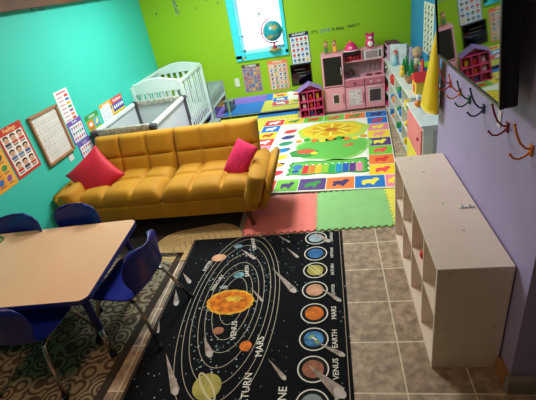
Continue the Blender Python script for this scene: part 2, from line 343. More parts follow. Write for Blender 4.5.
# ------------------------------------------------------------------ play mat
def play_mat():
    W, H = 1.64, 2.12
    b = B(); b.box((W / 2, H / 2, 0.004), (W, H, 0.008), M('mat_cream', (244, 238, 226), 0.5), bev=0.002)
    z = 0.0085
    cards = [(238, 60, 50), (120, 200, 60), (90, 60, 130), (250, 130, 60), (30, 120, 210), (245, 140, 170), (250, 215, 50), (40, 160, 170), (240, 100, 140)]
    inks = [(255, 230, 70), (250, 80, 90), (250, 140, 170), (70, 50, 110), (250, 235, 90), (60, 150, 70), (230, 60, 60), (255, 255, 255), (30, 120, 60)]
    k = 0
    def card(x0, y0, x1, y1, ci, ii):
        b.rect(x0, y0, x1, y1, z, col(*cards[ci % 9]))
        cx, cy = (x0 + x1) / 2, (y0 + y1) / 2; w, h = (x1 - x0), (y1 - y0)
        m = col(*inks[ii % 9])
        b.disc(cx - .02 * w, cy, w * 0.26, h * 0.17, z + 0.0006, m, rot=0.3 * (ii % 3 - 1)); b.disc(cx + .2 * w, cy + .15 * h, w * 0.12, h * 0.14, z + 0.0008, m)
        b.disc(cx - .2 * w, cy - .16 * h, w * 0.07, h * 0.12, z + 0.0008, m); b.disc(cx + .1 * w, cy - .17 * h, w * 0.07, h * 0.12, z + 0.0008, m)
    cw = W / 6
    us = (.03, .25, .49, .72, .985, 1.25, 1.525, 1.635)
    for i, (c, n) in enumerate(((6, 5), (0, 7), (1, 3), (2, 5), (3, 3), (4, 4), (5, 0))):   # near row
        card(us[i] + .004, 0.02, us[i + 1] - .004, 0.25, c, n)
    for i, (c, n) in enumerate(((0, 7), (6, 5), (1, 6), (1, 1), (3, 5), (4, 3))):   # far row
        card(i * cw + .004, H - .23, (i + 1) * cw - .004, H - .02, c, n)
    ch = (H - .50) / 7
    for i, (c, n) in enumerate(((4, 7), (2, 4), (7, 3), (5, 1), (0, 7), (6, 6), (4, 7))):
        card(0.01, .26 + i * ch, .25, .255 + (i + 1) * ch - .005, c, n)
    for i, (c, n) in enumerate(((6, 1), (3, 6), (1, 1), (2, 0), (6, 2), (5, 0), (4, 6))):
        card(W - .25, .26 + i * ch, W - .01, .255 + (i + 1) * ch - .005, c, n)
    # wavy white inner field
    def wavy(x0, y0, x1, y1, a, zz, m, nw=5):
        pts = []
        for s_, (p, q) in enumerate((((x0, y0), (x1, y0)), ((x1, y0), (x1, y1)), ((x1, y1), (x0, y1)), ((x0, y1), (x0, y0)))):
            for i in range(20):
                t = i / 20; x = p[0] + (q[0] - p[0]) * t; y = p[1] + (q[1] - p[1]) * t; o = a * math.sin(t * 2 * PI * nw)
                if s_ % 2: x += o
                else: y += o
                pts.append((x, y))
        b.flat(pts, zz, m)
    wavy(.27, .27, W - .27, H - .25, .02, z + .001, col(250, 245, 236))
    # white strip of small picture icons on the left
    for i, c in enumerate(((225, 40, 70), (240, 160, 50), (245, 215, 40), (30, 130, 200), (40, 150, 110), (60, 60, 130), (230, 60, 70))):
        y = .40 + i * .2; b.disc(.42, y, (.085 if i else .11), .062, z + .0016, col(*c), rot=.4); b.disc(.48, y + .04, .03, .02, z + .0018, col(60, 60, 60) if i % 2 else col(*c))
    # flower, winding path and meadow
    gm = col(105, 190, 80); gd = col(60, 150, 70)
    def blob(cx, cy, rx, ry, zz, m, a=.08, n=5, ph=0): b.flat([(cx + rx * (1 + a * math.sin(n * t + ph)) * math.cos(t), cy + ry * (1 + a * math.cos(n * t + ph)) * math.sin(t)) for t in [2 * PI * i / 48 for i in range(48)]], zz, m)
    blob(1.0, 1.0, .42, .36, z + .0016, col(150, 205, 110)); blob(.98, .98, .38, .30, z + .0017, gm); b.rect(.86, .86, 1.36, 1.18, z + .0018, gm)
    blob(.68, .88, .16, .12, z + .002, gd); blob(.70, .92, .10, .06, z + .0024, col(235, 90, 60)); b.disc(.80, .86, .04, .04, z + .0026, col(250, 215, 60))
    blob(.97, 1.52, .44, .33, z + .0017, col(190, 215, 90), .05, 7); blob(.95, 1.55, .38, .27, z + .002, col(240, 208, 50), .06, 9); blob(.95, 1.55, .28, .19, z + .0024, col(225, 170, 30), .12, 8, 1); b.disc(.95, 1.55, .08, .06, z + .0028, col(200, 110, 30))
    for i in range(8):
        t = i * PI / 4; b.disc(.95 + .2 * math.cos(t), 1.55 + .14 * math.sin(t), .085, .02, z + .0027, col(250, 228, 90), rot=t)
    for i in range(9): b.disc(.58 + i * .095, 1.235 + .03 * math.sin(i * 1.7), .04, .05, z + .003, col(*[(240, 160, 50), (60, 160, 60), (235, 120, 40), (250, 210, 60)][i % 4]))
    b.disc(1.16, 1.02, .05, .04, z + .003, col(200, 140, 80)); b.disc(1.2, 1.04, .03, .03, z + .0032, col(235, 80, 60))
    # meadow with rainbow keys near the edge
    wavy(.57, .33, 1.38, .66, .012, z + .0016, gd, 3); wavy(.60, .36, 1.35, .63, .01, z + .0019, gm, 3)
    for i, c in enumerate(((230, 40, 50), (245, 130, 40), (245, 190, 40), (150, 200, 50), (40, 170, 90), (30, 150, 200), (30, 90, 190), (100, 50, 140), (240, 140, 170))):
        x = .72 + i * .068; b.rect(x, .36, x + .06, .53, z + .0024, col(*c)); b.disc(x + .03, .53, .03, .03, z + .0025, col(*c)); b.disc(x + .03, .56, .012, .012, z + .003, col(255, 255, 255))
    b.disc(.66, .52, .05, .06, z + .0024, col(60, 120, 190)); b.disc(.65, .42, .04, .04, z + .0024, col(40, 90, 160))
    o = b.build('play_mat'); a = R(-4.6)
    o.matrix_world = TR(0.515, 3.155, 0.0135, 0, 0, a) @ TR(-W, 0, 0)
    tag(o, 'large colourful children\'s play mat with picture squares lying before the pink kitchen', 'play mat')
play_mat()

# ------------------------------------------------------------------ space rug
def space_rug():
    x0, x1, y0, y1 = -1.225, -0.015, 0.75, 2.57
    m0 = bpy.data.materials.new('starry_black_pile'); m0.use_nodes = True; nt = m0.node_tree; N = nt.nodes; L = nt.links; bs = N['Principled BSDF']
    tc = N.new('ShaderNodeTexCoord'); vo = N.new('ShaderNodeTexVoronoi'); vo.inputs['Scale'].default_value = 26; L.new(tc.outputs['Object'], vo.inputs['Vector'])
    rp = N.new('ShaderNodeValToRGB'); rp.color_ramp.elements[0].position = 0.07; rp.color_ramp.elements[0].color = (0.42, 0.55, 0.66, 1)
    rp.color_ramp.elements[1].position = 0.14; rp.color_ramp.elements[1].color = (0.006, 0.007, 0.010, 1); L.new(vo.outputs['Distance'], rp.inputs[0])
    no = N.new('ShaderNodeTexNoise'); no.inputs['Scale'].default_value = 4; L.new(tc.outputs['Object'], no.inputs['Vector'])
    mx = N.new('ShaderNodeMix'); mx.data_type = 'RGBA'; mx.blend_type = 'MIX'; mx.inputs['A'].default_value = (0.006, 0.007, 0.010, 1)
    rp2 = N.new('ShaderNodeValToRGB'); rp2.color_ramp.elements[0].position = 0.4; rp2.color_ramp.elements[1].position = 0.55; L.new(no.outputs['Fac'], rp2.inputs[0])
    L.new(rp2.outputs[0], mx.inputs['Factor']); L.new(rp.outputs[0], mx.inputs['B']); L.new(mx.outputs['Result'], bs.inputs['Base Color']); bs.inputs['Roughness'].default_value = .95; bs.inputs['Specular IOR Level'].default_value = .15
    b = B(); b.box(((x0 + x1) / 2, (y0 + y1) / 2, .004), (x1 - x0, y1 - y0, .008), m0, bev=.002)
    z = .0085; line = col(196, 184, 160); wh = col(235, 230, 220)
    b.rect(x1 - .020, y0, x1 - .016, y1, z, col(170, 150, 130)); b.rect(x0 + .01, y0, x0 + .014, y1, z, col(120, 108, 95))
    cx, cy = -.745, 1.84
    for rx, ry, dy in ((.305, .78, -.03), (.275, .70, -.01), (.243, .61, 0), (.20, .50, 0), (.165, .40, 0), (.125, .31, 0), (.085, .215, .02)):
        b.ring(cx, cy + dy, rx, ry, .0035, z + .0004, line, seg=80)
    # sun with ragged corona
    def rag(cx, cy, rx, ry, a, n, zz, m, ph=0): b.flat([(cx + rx * (1 + a * math.sin(n * t + ph) + a * .6 * math.sin(n * 1.7 * t + 1)) * math.cos(t), cy + ry * (1 + a * math.cos(n * t) + a * .5 * math.sin(n * 2.3 * t)) * math.sin(t)) for t in [2 * PI * i / 72 for i in range(72)]], zz, m)
    rag(-.765, 1.84, .160, .112, .022, 13, z + .0008, M('sun_gold', (240, 170, 50), .9, var=.3, scale=30)); rag(-.765, 1.84, .140, .095, .035, 7, z + .0012, M('sun_orange', (244, 120, 14), .9, var=.55, scale=25))
    rag(-.74, 1.865, .055, .025, .2, 5, z + .0016, M('sun_core', (255, 190, 60), .9, var=.4, scale=30))
    pl = {'jup': M('planet_jupiter', (214, 160, 128), .9, var=.25, scale=18), 'ura': M('planet_blue_grey', (110, 140, 155), .9, var=.3, scale=20), 'ear': M('planet_earth', (110, 160, 175), .9, var=.6, scale=22),
          'mer': M('planet_mercury', (150, 160, 165), .9), 'ven': M('planet_rust', (170, 110, 85), .9, var=.4, scale=20), 'mar': M('planet_mars', (225, 120, 40), .9, var=.35, scale=22), 'sat': M('planet_saturn', (182, 170, 90), .9, var=.3, scale=15),
          'nep': M('planet_neptune', (50, 110, 170), .9, var=.4, scale=14), 'pal': M('planet_pale', (150, 170, 180), .9, var=.25, scale=14)}
    for k, x, y, rx, ry in (('jup', -.95, 2.31, .058, .042), ('ura', -.82, 2.44, .035, .025), ('ear', -.755, 2.10, .04, .03), ('mer', -.84, 1.98, .03, .018), ('ven', -.79, 1.60, .036, .028), ('mar', -.60, 1.485, .036, .036), ('sat', -.765, 1.23, .078, .078)):
        b.disc(x, y, rx, ry, z + .002, pl[k], seg=28)
    b.ring(-.765, 1.23, .10, .03, .012, z + .0024, col(210, 200, 150), T=Matrix.Translation((-.765, 1.23, 0)) @ TR(rz=-.95) @ Matrix.Translation((.765, -1.23, 0)))
    # asteroid specks
    for i in range(150):
        a = random.uniform(0, 2 * PI); rr = random.choice((.9, .9, .62, .62, .8)); x = -.745 + .245 * rr * math.cos(a) + random.gauss(0, .012); y = 1.84 + .60 * rr * math.sin(a) + random.gauss(0, .02)
        s_ = random.uniform(.003, .009); b.disc(x, y, s_, s_ * .7, z + .0006, col(96, 130, 150) if i % 3 else col(170, 180, 180), seg=6, rot=a)
    tw = wh
    for t, x, y, s_, r in (('JUPITER', -1.02, 2.22, .034, R(78)), ('URANUS', -.70, 2.46, .04, R(105)), ('EARTH', -.70, 2.14, .04, R(100)), ('MERCURY', -.895, 2.03, .036, R(75)), ('VENUS', -.69, 1.60, .048, R(97)), ('MARS', -.515, 1.48, .056, R(92)), ('SATURN', -.55, 1.205, .056, R(90)), ('NEPTUNE', -.36, 1.10, .060, R(90))):
        b.text(t, x, y, z + .0028, s_, tw, rot=r)
    # planet column
    for (k, t), y in zip((('pal', 'URANUS'), ('nep', 'NEPTUNE'), ('sat', 'SATURN'), ('jup', 'JUPITER'), ('mar', 'MARS'), ('ear2', 'EARTH'), ('ven', 'VENUS'), ('mer', 'MERCURY')), (2.49, 2.30, 2.115, 1.92, 1.72, 1.528, 1.335, 1.14)):
        b.disc(-.213, y, .080, .078, z + .0004, M('disc_black', (12, 12, 14), .95), seg=32); b.ring(-.213, y, .083, .081, .007, z + .0006, wh, seg=36)
        m = pl.get(k) or M('planet_earth_big', (70, 130, 190), .9, var=.8, scale=18)
        b.disc(-.213, y, .056, .054, z + .001, m, seg=28)
        if k == 'ear2':
            b.disc(-.225, y + .015, .022, .014, z + .0013, col(110, 160, 90), rot=.5); b.disc(-.195, y - .018, .014, .018, z + .0013, col(90, 150, 90)); b.disc(-.21, y + .002, .02, .006, z + .0015, wh, rot=-.6)
        if t == 'SATURN': b.ring(0, 0, .080, .018, .007, z + .0016, col(220, 215, 150), T=Matrix.Translation((-.213, y, 0)) @ TR(rz=-.9))
        b.text(t, -.095, y, z + .0012, .027 if len(t) > 6 else .031 if len(t) > 5 else .042, wh, rot=R(90))
    # comets: pale triangles with a bright head
    tail = M('comet_tail', (172, 156, 148), .95, var=.4, scale=30); head = M('comet_head', (205, 195, 190), .95, var=.2)
    for x, y, dx, dy, wd in ((-1.11, 2.05, -.08, .10, .024), (-1.14, 1.84, -.05, .14, .03), (-.35, 1.92, -.17, .24, .034), (-.12, 2.44, -.11, .13, .03), (-.345, 2.27, -.09, .12, .018), (-.06, 1.82, -.13, .13, .022), (-.06, 1.42, -.16, .10, .024),
                             (-.08, 1.20, -.16, .16, .05), (-.80, 1.43, -.07, .13, .034), (-.93, 1.20, -.14, .24, .034), (-.36, 1.28, -.10, .12, .02), (-.67, 2.28, -.13, .13, .02), (-1.18, 1.60, -.03, .10, .014), (-.55, 1.84, -.10, .13, .016), (-.42, 2.46, -.10, .10, .014)):
        v = Vector((dx, dy)); L_ = v.length; nn = Vector((-v.y, v.x)) / L_ * wd * .7
        b.flat([(x + nn.x, y + nn.y), (x - nn.x, y - nn.y), (x + dx, y + dy)][::-1], z + .0019, tail); b.disc(x, y, wd * .7, wd * .5, z + .0021, head, rot=math.atan2(dy, dx))
    o = b.build('space_rug'); o.matrix_world = TR(0, 0, .0005); tag(o, 'black rug printed with planets, the sun and white orbit rings', 'rug')
space_rug()

# ------------------------------------------------------------------ other rugs
b = B(); n = 64
def stadium(w, d, k=40):
    p = []; r = d / 2
    for i in range(k): t = -PI / 2 + PI * i / (k - 1); p.append((w / 2 - r + r * math.cos(t), r * math.sin(t)))
    for i in range(k): t = PI / 2 + PI * i / (k - 1); p.append((-w / 2 + r + r * math.cos(t), r * math.sin(t)))
    return p
b.prism(stadium(.74, .44), 0, .006, M('tan_braid', (196, 164, 112), .95, var=.15, scale=30))
for k, (w_, d_) in enumerate(((.68, .38), (.58, .28), (.48, .18))):
    q = stadium(w_, d_); b.tube([(p[0], p[1], .0055) for p in q], .002, M('brown_braid', (150, 120, 78), .95), closed=True)
for i in range(9): b.box((-.2 + i * .05, 0, .0065), (.006, .13, .001), M('brown_braid'), T=TR(rz=.25))
tag(put(b.build('oval_rug'), TR(-1.19, 2.545, .0005, rz=R(12))), 'tan oval braided rug on the floor in front of the sofa', 'rug')

dkr = scroll_material('dark_brown_pile', (22, 16, 12), (40, 30, 22), 12, 0)
b = B(); b.box((0, 0, .0015), (1.46, .86, .003), dkr)
for sy in (-1, 1): b.box((0, sy * .41, .002), (1.46, .02, .003), M('rug_hem_brown', (52, 40, 30), .95))
tag(put(b.build('floor_runner'), TR(-1.60, 2.76, .0002, rz=R(1))), 'dark brown rug partly under the mustard sofa', 'rug')
scr = scroll_material('grey_scroll_pile', (82, 68, 52), (152, 136, 110), 9, 0)
b = B(); b.box((0, 0, .003), (1.12, 1.36, .006), scr, bev=.001)
dk = M('brown_border_pile', (58, 48, 38), .95)
for sx in (-1, 1): b.box((sx * .535, 0, .0045), (.05, 1.36, .005), dk)
for sy in (-1, 1): b.box((0, sy * .655, .0045), (1.12, .05, .005), dk)
for r in (.16, .12, .07): b.ring(.40, .42, r, r, .014, .0066, M('medallion_pale', (150, 142, 124), .95))
for i in range(10): b.disc(.40 + .095 * math.cos(i * .628), .42 + .095 * math.sin(i * .628), .022, .012, .0068, M('medallion_pale'), rot=i * .628 + .8)
tag(put(b.build('scroll_rug'), TR(-1.86, 1.76, .0003, rz=R(-3))), 'grey and brown scroll patterned rug under the children\'s table', 'rug')

# ------------------------------------------------------------------ sofa
mus = M('mustard_velvet', (190, 134, 3), .75, var=.10, scale=6, bump=.1, bscale=120)
mus.node_tree.nodes['Principled BSDF'].inputs['Sheen Weight'].default_value = 0.08
mus_d = M('mustard_piping', (190, 125, 15), .8)
walnut = M('walnut_leg', (96, 50, 24), .45, var=.2)
def sofa():
    r = empty('sofa', TR(-1.478, 3.0, 0), 'mustard yellow tufted futon sofa with flared arms', 'sofa')
    W = 1.60
    b = B(); b.box((0, .06, .225), (W + .02, .70, .14), mus, bev=.02); b.build('base', r)
    for sx in (-1, 1):                                    # two seat cushions
        b = B(); b.pillow(W / 2 - .002, .60, .15, mus, TR(sx * W / 4, .015, .335), p=12, q=.5, cells=(3, 2), puff=.05); b.build('seat_cushion', r)
    b = B(); b.box((0, .345, .50), (W - .05, .05, .36), mus, T=TR(0, .345, .50, rx=-R(16)) @ TR(0, -.345, -.50), bev=.02); b.build('back_frame', r)
    Tb = TR(0, .31, .525, rx=R(73))
    for sx in (-1, 1):
        b = B(); b.pillow(W / 2 + .004, .43, .14, mus, Tb @ TR(sx * W / 4, 0, 0), p=14, q=.5, cells=(3, 2), puff=.035); b.build('backrest', r)
    for sx in (-1, 1):                                    # flared arm: outer shell + inner roll
        a = empty_child('arm', r, TR(sx * .83, -.02, 0))
        b = B(); t = bmesh.new(); bmesh.ops.create_cube(t, size=1)
        for v in t.verts:
            top = v.co.z > 0; x = v.co.x * .085; y = v.co.y * (.60 if top else .52) + (.01 if top else 0); z = .475 if top else .15
            x += sx * (.12 if top else .005); v.co = Vector((x, y, z - (.02 if top and v.co.y < 0 else 0)))
        bmesh.ops.bevel(t, geom=t.edges[:], offset=.022, segments=3, affect='EDGES'); b.merge(t, mus, None, True); b.build('arm_shell', a)
        b = B(); b.pillow(.27, .60, .15, mus, TR(sx * -.02, -.03, .36, ry=-sx * R(70)), p=8, q=.5, cells=(2, 2), puff=.012); b.build('arm_pad', a)
    for sx in (-1, 1):
        for y in (-.23, .33):
            b = B(); b.tube([(sx * .70, y, .16), (sx * .74, y + (.01 if y > 0 else -.03), 0)], [.028, .016], walnut, seg=12); b.build('leg', r)
def empty_child(name, parent, T):
    b = B(); o = b.build(name, parent); o.matrix_local = T; return o
sofa()

b = B(); b.pillow(.39, .39, .14, M('crimson_velvet', (205, 20, 52), .6, var=.15, bump=.1), p=2.2, q=.5, wave=.10)
tag(put(b.build('throw_pillow'), TR(-2.16, 2.98, .505, rx=R(58), rz=R(12)) @ TR(rz=R(36))), 'crimson red square pillow propped at the left arm of the sofa', 'pillow')
b = B(); b.pillow(.20, .30, .11, M('hot_pink_plush', (225, 35, 95), .85, var=.2, scale=30, bump=.3), p=2.2, q=.5)
tag(put(b.build('plush_cushion'), TR(-.80, 2.97, .52, rx=R(55), ry=R(22), rz=R(-24))), 'small hot pink plush cushion leaning on the right arm of the sofa', 'cushion')

# ------------------------------------------------------------------ children's table
blue_e = M('blue_edge_band', (20, 32, 112), .4); blue_p = M('navy_chair_plastic', (22, 36, 132), .35, var=.05, spec=.5)
chrome = M('chrome_steel', (190, 185, 180), .22, 1.0, var=.05); rubber = M('black_rubber', (18, 18, 24), .7)
def rrect(w, d, r, k=6):
    p = []
    for cx, cy, a in ((w / 2 - r, -d / 2 + r, -PI / 2), (w / 2 - r, d / 2 - r, 0), (-w / 2 + r, d / 2 - r, PI / 2), (-w / 2 + r, -d / 2 + r, PI)):
        for i in range(k + 1): p.append((cx + r * math.cos(a + PI / 2 * i / k), cy + r * math.sin(a + PI / 2 * i / k)))
    return p
def table():
    r = empty('activity_table', TR(-1.92, 1.735, 0, rz=R(3.5)), 'low children\'s table with pale maple top and navy edge', 'table')
    b = B(); b.prism(rrect(1.10, .78, .05), .478, .503, M('maple_laminate', (234, 186, 150), .35, var=.04, scale=3), side=blue_e); b.build('tabletop', r)
    b = B(); b.prism(rrect(1.108, .788, .054), .474, .4995, blue_e); b.box((0, 0, .455), (.95, .62, .04), blue_e); b.build('edge_band', r)
    for sx in (-1, 1):
        for sy in (-1, 1):
            b = B(); p0 = Vector((sx * .46, sy * .29, .47)); p1 = Vector((sx * .50, sy * .335, 0))
            b.tube([p0, p0.lerp(p1, .55)], .022, blue_e, seg=12); b.tube([p0.lerp(p1, .5), p0.lerp(p1, .95)], .016, chrome, seg=12); b.tube([p0.lerp(p1, .93), p1], .02, rubber, seg=12); b.build('leg', r)
table()
b = B(); b.tube([(.07 * math.cos(t), .05 * math.sin(t), .006) for t in [i * 2 * PI / 24 for i in range(24)]], .006, M('green_plastic', (30, 120, 60), .4), closed=True)
tag(put(b.build('toy_ring'), TR(-2.42, 2.0, .503)), 'green plastic toy ring at the far left edge of the table', 'toy')

# ------------------------------------------------------------------ chairs
def chair():
    r = empty('school_chair', Matrix(), 'x', 'chair', None)
    # profile in the y-z plane, facing -y ; seat front lip to back top
    prof = [(-.185, .272, .15), (-.175, .292, .165), (-.12, .302, .172), (-.04, .298, .172), (.04, .294, .168), (.10, .297, .160), (.135, .315, .150), (.150, .35, .145), (.158, .39, .155), (.166, .44, .168), (.175, .49, .168), (.182, .525, .155), (.186, .545, .125), (.187, .552, .08)]
    b = B(); nu = 12; rows = []
    for k, (y, z, hw) in enumerate(prof):
        row = []
        for i in range(nu + 1):
            u = -1 + 2 * i / nu; s_ = max(0, min(1, (z - .31) / .1)); dish = .016 * u * u
            row.append(b.vs([(u * hw, y - s_ * .045 * u * u, z + (1 - s_) * dish)])[0])
        rows.append(row)
    for a, c in zip(rows, rows[1:]):
        for i in range(nu): b.f([a[i], a[i + 1], c[i + 1], c[i]], blue_p, True)
    o = b.build('seat_shell', r); md = o.modifiers.new('s', 'SOLIDIFY'); md.thickness = .009; md.offset = -1; ms = o.modifiers.new('ss', 'SUBSURF'); ms.levels = ms.render_levels = 1
    b = B(); b.tube([(-.13, -.12, .278), (-.13, .10, .276)], .008, chrome); b.tube([(.13, -.12, .278), (.13, .10, .276)], .008, chrome); b.tube([(-.13, 0, .276), (.13, 0, .276)], .008, chrome); b.build('seat_frame', r)
    for sx in (-1, 1):
        for sy, yb in ((-1, -.19), (1, .20)):
            b = B(); b.tube([(sx * .13, sy * .085, .278), (sx * .138, sy * .115, .268), (sx * .145, sy * .13, .24), (sx * .19, yb, .02)], .0095, chrome); b.tube([(sx * .186, yb * .98, .035), (sx * .194, yb * 1.02, 0)], .013, rubber); b.build('leg', r)
    return r
SC = Matrix.Scale(1.13, 4)
ch0 = chair()
ch0.matrix_world = TR(-1.31, 1.72, 0, rz=R(-98)) @ SC; ch0['label'] = 'blue school chair at the right end of the table, beside the space rug'; ch0['group'] = 'blue school chairs around the table'
G = 'blue school chairs around the table'
copy_thing(ch0, TR(-1.87, 2.03, 0, rz=R(-5)) @ SC, 'blue school chair behind the table, right one of the two before the sofa', G)
copy_thing(ch0, TR(-2.285, 1.95, 0, rz=R(-3)) @ SC, 'blue school chair behind the table, left one beside the teal wall', G)
copy_thing(ch0, TR(-1.76, 1.38, 0, rz=R(180)) @ SC, 'blue school chair at the near side of the table, seen from behind', G)

# ------------------------------------------------------------------ crib
cw_ = M('crib_white', (226, 238, 232), .4, var=.03)
def crib():
    r = empty('crib', TR(-2.14, 5.21, .013), 'white slatted mini crib with arched ends in the corner', 'crib')
    W, L_ = .64, .94
    for sx in (-1, 1):
        for sy in (-1, 1):
            b = B(); b.box((sx * W / 2, sy * L_ / 2, .43), (.04, .04, .86), cw_, bev=.006); b.build('post', r)
    for sy in (-1, 1):
        def arch(u, z): return z + .055 * math.cos(u * PI / 2) ** 1.3
        b = B(); n_ = 20; lo = [(-W / 2 + W * i / n_, .76 if sy < 0 else .80) for i in range(n_ + 1)]; hi = [(-W / 2 + W * i / n_, arch(-1 + 2 * i / n_, .86)) for i in range(n_ + 1)]
        pts = lo + hi[::-1]; b.prism(pts, -.014, .014, cw_, Matrix(((1, 0, 0, 0), (0, 0, -1, sy * L_ / 2), (0, 1, 0, 0), (0, 0, 0, 1))))
        b.tube([(p[0], sy * L_ / 2, p[1] + .006) for p in hi], .016, cw_); b.build('end_panel', r)
        b = B(); b.box((0, sy * L_ / 2, .24), (W, .024, .05), cw_); b.build('end_rail', r)
        for i in range(6):
            b = B(); x = -W / 2 + W * (i + 1) / 7; b.box((x, sy * L_ / 2, .51), (.03 if sy < 0 else .04, .014, .58), cw_, bev=.003); b.build('slat', r)
    for sx in (-1, 1):
        b = B(); b.box((sx * W / 2, 0, .85), (.028, L_, .04), cw_, bev=.006); b.build('side_rail', r)
        b = B(); b.box((sx * W / 2, 0, .17), (.024, L_, .04), cw_, bev=.006); b.build('side_rail', r)
        for i in range(11):
            b = B(); b.box((sx * W / 2, -L_ / 2 + L_ * (i + 1) / 12, .51), (.012, .022, .66), cw_, bev=.003); b.build('slat', r)
    b = B(); b.box((0, 0, .30), (W - .05, L_ - .05, .09), M('mattress_white', (235, 238, 235), .8), bev=.02); b.build('mattress', r)
crib()

# ------------------------------------------------------------------ playard
pgrey = M('playard_grey', (70, 70, 76), .7); ppat = M('leopard_print', (176, 172, 160), .8, var=.55, scale=45)
pmesh = M('white_mesh', (228, 232, 236), .8, alpha=.62, var=.02)
def playard():
    x0, x1, y0, y1, h = -2.42, -1.78, 3.60, 4.60, .71; cx, cy = (x0 + x1) / 2, (y0 + y1) / 2; w, d = x1 - x0, y1 - y0
    r = empty('playard', TR(cx, cy, 0), 'folding playpen with leopard print rim and white mesh sides behind the sofa', 'playpen')
    for sx in (-1, 1):
        for sy in (-1, 1):
            b = B(); b.tube([(sx * w / 2, sy * d / 2, .04), (sx * w / 2, sy * d / 2, h)], .022, pgrey, seg=12); b.cyl((sx * w / 2, sy * d / 2, .02), .028, .04, rubber)
            b.box((sx * w / 2, sy * d / 2, h - .01), (.075, .075, .05), pgrey, bev=.02); b.box((sx * w / 2, sy * d / 2, h - .16), (.055, .055, .28), pgrey, bev=.015); b.build('corner_post', r)
    for k, (a, c) in enumerate((((-1, -1), (1, -1)), ((-1, 1), (1, 1)), ((-1, -1), (-1, 1)), ((1, -1), (1, 1)))):
        p = Vector((a[0] * w / 2, a[1] * d / 2, h)); q = Vector((c[0] * w / 2, c[1] * d / 2, h)); m_ = ppat if k < 2 else M('rim_white', (225, 228, 226), .7)
        b = B(); mid = (p + q) / 2
        if k < 2: b.box((mid.x, mid.y, h - .015), (w - .07, .05, .075), m_, bev=.02)
        else: b.box((mid.x, mid.y, h - .01), (.045, d - .07, .05), m_, bev=.018)
        b.build('top_rail', r)
        b = B()
        if k < 2: b.box((mid.x, mid.y, h / 2 + .02), (w - .04, .004, h - .12), pmesh)
        else: b.box((mid.x, mid.y, h / 2 + .02), (.004, d - .04, h - .12), pmesh)
        b.build('mesh_side', r)
    b = B(); b.box((0, 0, .09), (w - .06, d - .06, .05), M('playard_floor', (150, 155, 158), .8), bev=.01); b.build('floor_pad', r)
playard()
# grey stool under / beside the crib
b = B(); m = M('grey_plastic', (150, 158, 160), .5)
b.box((0, 0, .145), (.15, .22, .03), m, bev=.01)
for sy in (-1, 1): b.box((0, sy * .09, .07), (.14, .025, .14), m, bev=.006)
b.box((.06, 0, .09), (.02, .18, .10), m)
b.ell((.072, 0, .10), (.006, .035, .018), M('slot_dark', (30, 30, 32), .8))
tag(put(b.build('step_stool'), TR(-1.66, 5.22, .013)), 'small grey plastic step stool beside the right side of the crib', 'stool')

# ------------------------------------------------------------------ mirrors on the green wall
mir = M('mirror_silver', (225, 232, 228), .02, 1.0, var=0.0); blk = M('black_frame', (16, 18, 18), .4)
def mirror(x0, x1, z0, z1, fw, label, m_frame=blk, rot=0, m_side=M('mirror_edge', (170, 190, 170), .3)):
    T = on_green((x0 + x1) / 2, (z0 + z1) / 2, .001) @ TR(rz=rot); w, h = x1 - x0, z1 - z0
    r = empty('wall_mirror', T, label, 'mirror')
    b = B(); sw = .006; b.rect(-w / 2 + sw, -h / 2 + fw, w / 2 - sw, h / 2 - sw, .006, mir); b.build('mirror_glass', r)
    b = B(); b.box((0, -h / 2 + fw / 2, .006), (w, fw, .011), m_frame); b.box((0, h / 2 - sw / 2, .006), (w, sw, .011), m_side)
    for s_ in (-1, 1): b.box((s_ * (w / 2 - sw / 2), 0, .006), (sw, h, .011), m_side)
    b.box((0, 0, .002), (w, h, .003), m_frame); b.build('mirror_frame', r)
mirror(-2.30, -1.555, .012, .60, .03, 'tall wall mirror behind the crib, crib slats reflected in it')
mirror(-1.545, -.22, .012, .315, .03, 'long low wall mirror with black foot strip reflecting the foam floor')
def dark_board():
    T = on_green(-.41, .5275, .001); r = empty('glossy_blackboard', T, 'small glossy black board below the navy headed alphabet chart', 'board')
    b = B(); b.rect(-.135, -.13, .135, .135, .008, M('gloss_black_panel', (58, 56, 60), .04, 1.0, var=0)); b.build('panel', r)
    b = B(); b.box((0, 0, .003), (.29, .285, .006), blk); b.box((-.139, 0, .006), (.012, .285, .012), blk); b.box((.139, 0, .006), (.012, .285, .012), blk); b.box((0, .137, .006), (.29, .012, .012), blk); b.box((0, -.137, .006), (.29, .012, .012), blk); b.build('frame', r)
    b = B()
    for k in range(3): b.box((-.02 + .02 * k, .07 - k * .045, .0085), (.15 - .02 * k, .005, .001), M('chalk_grey', (120, 120, 122), .8))
    b.build('chalk_writing', r)
dark_board()

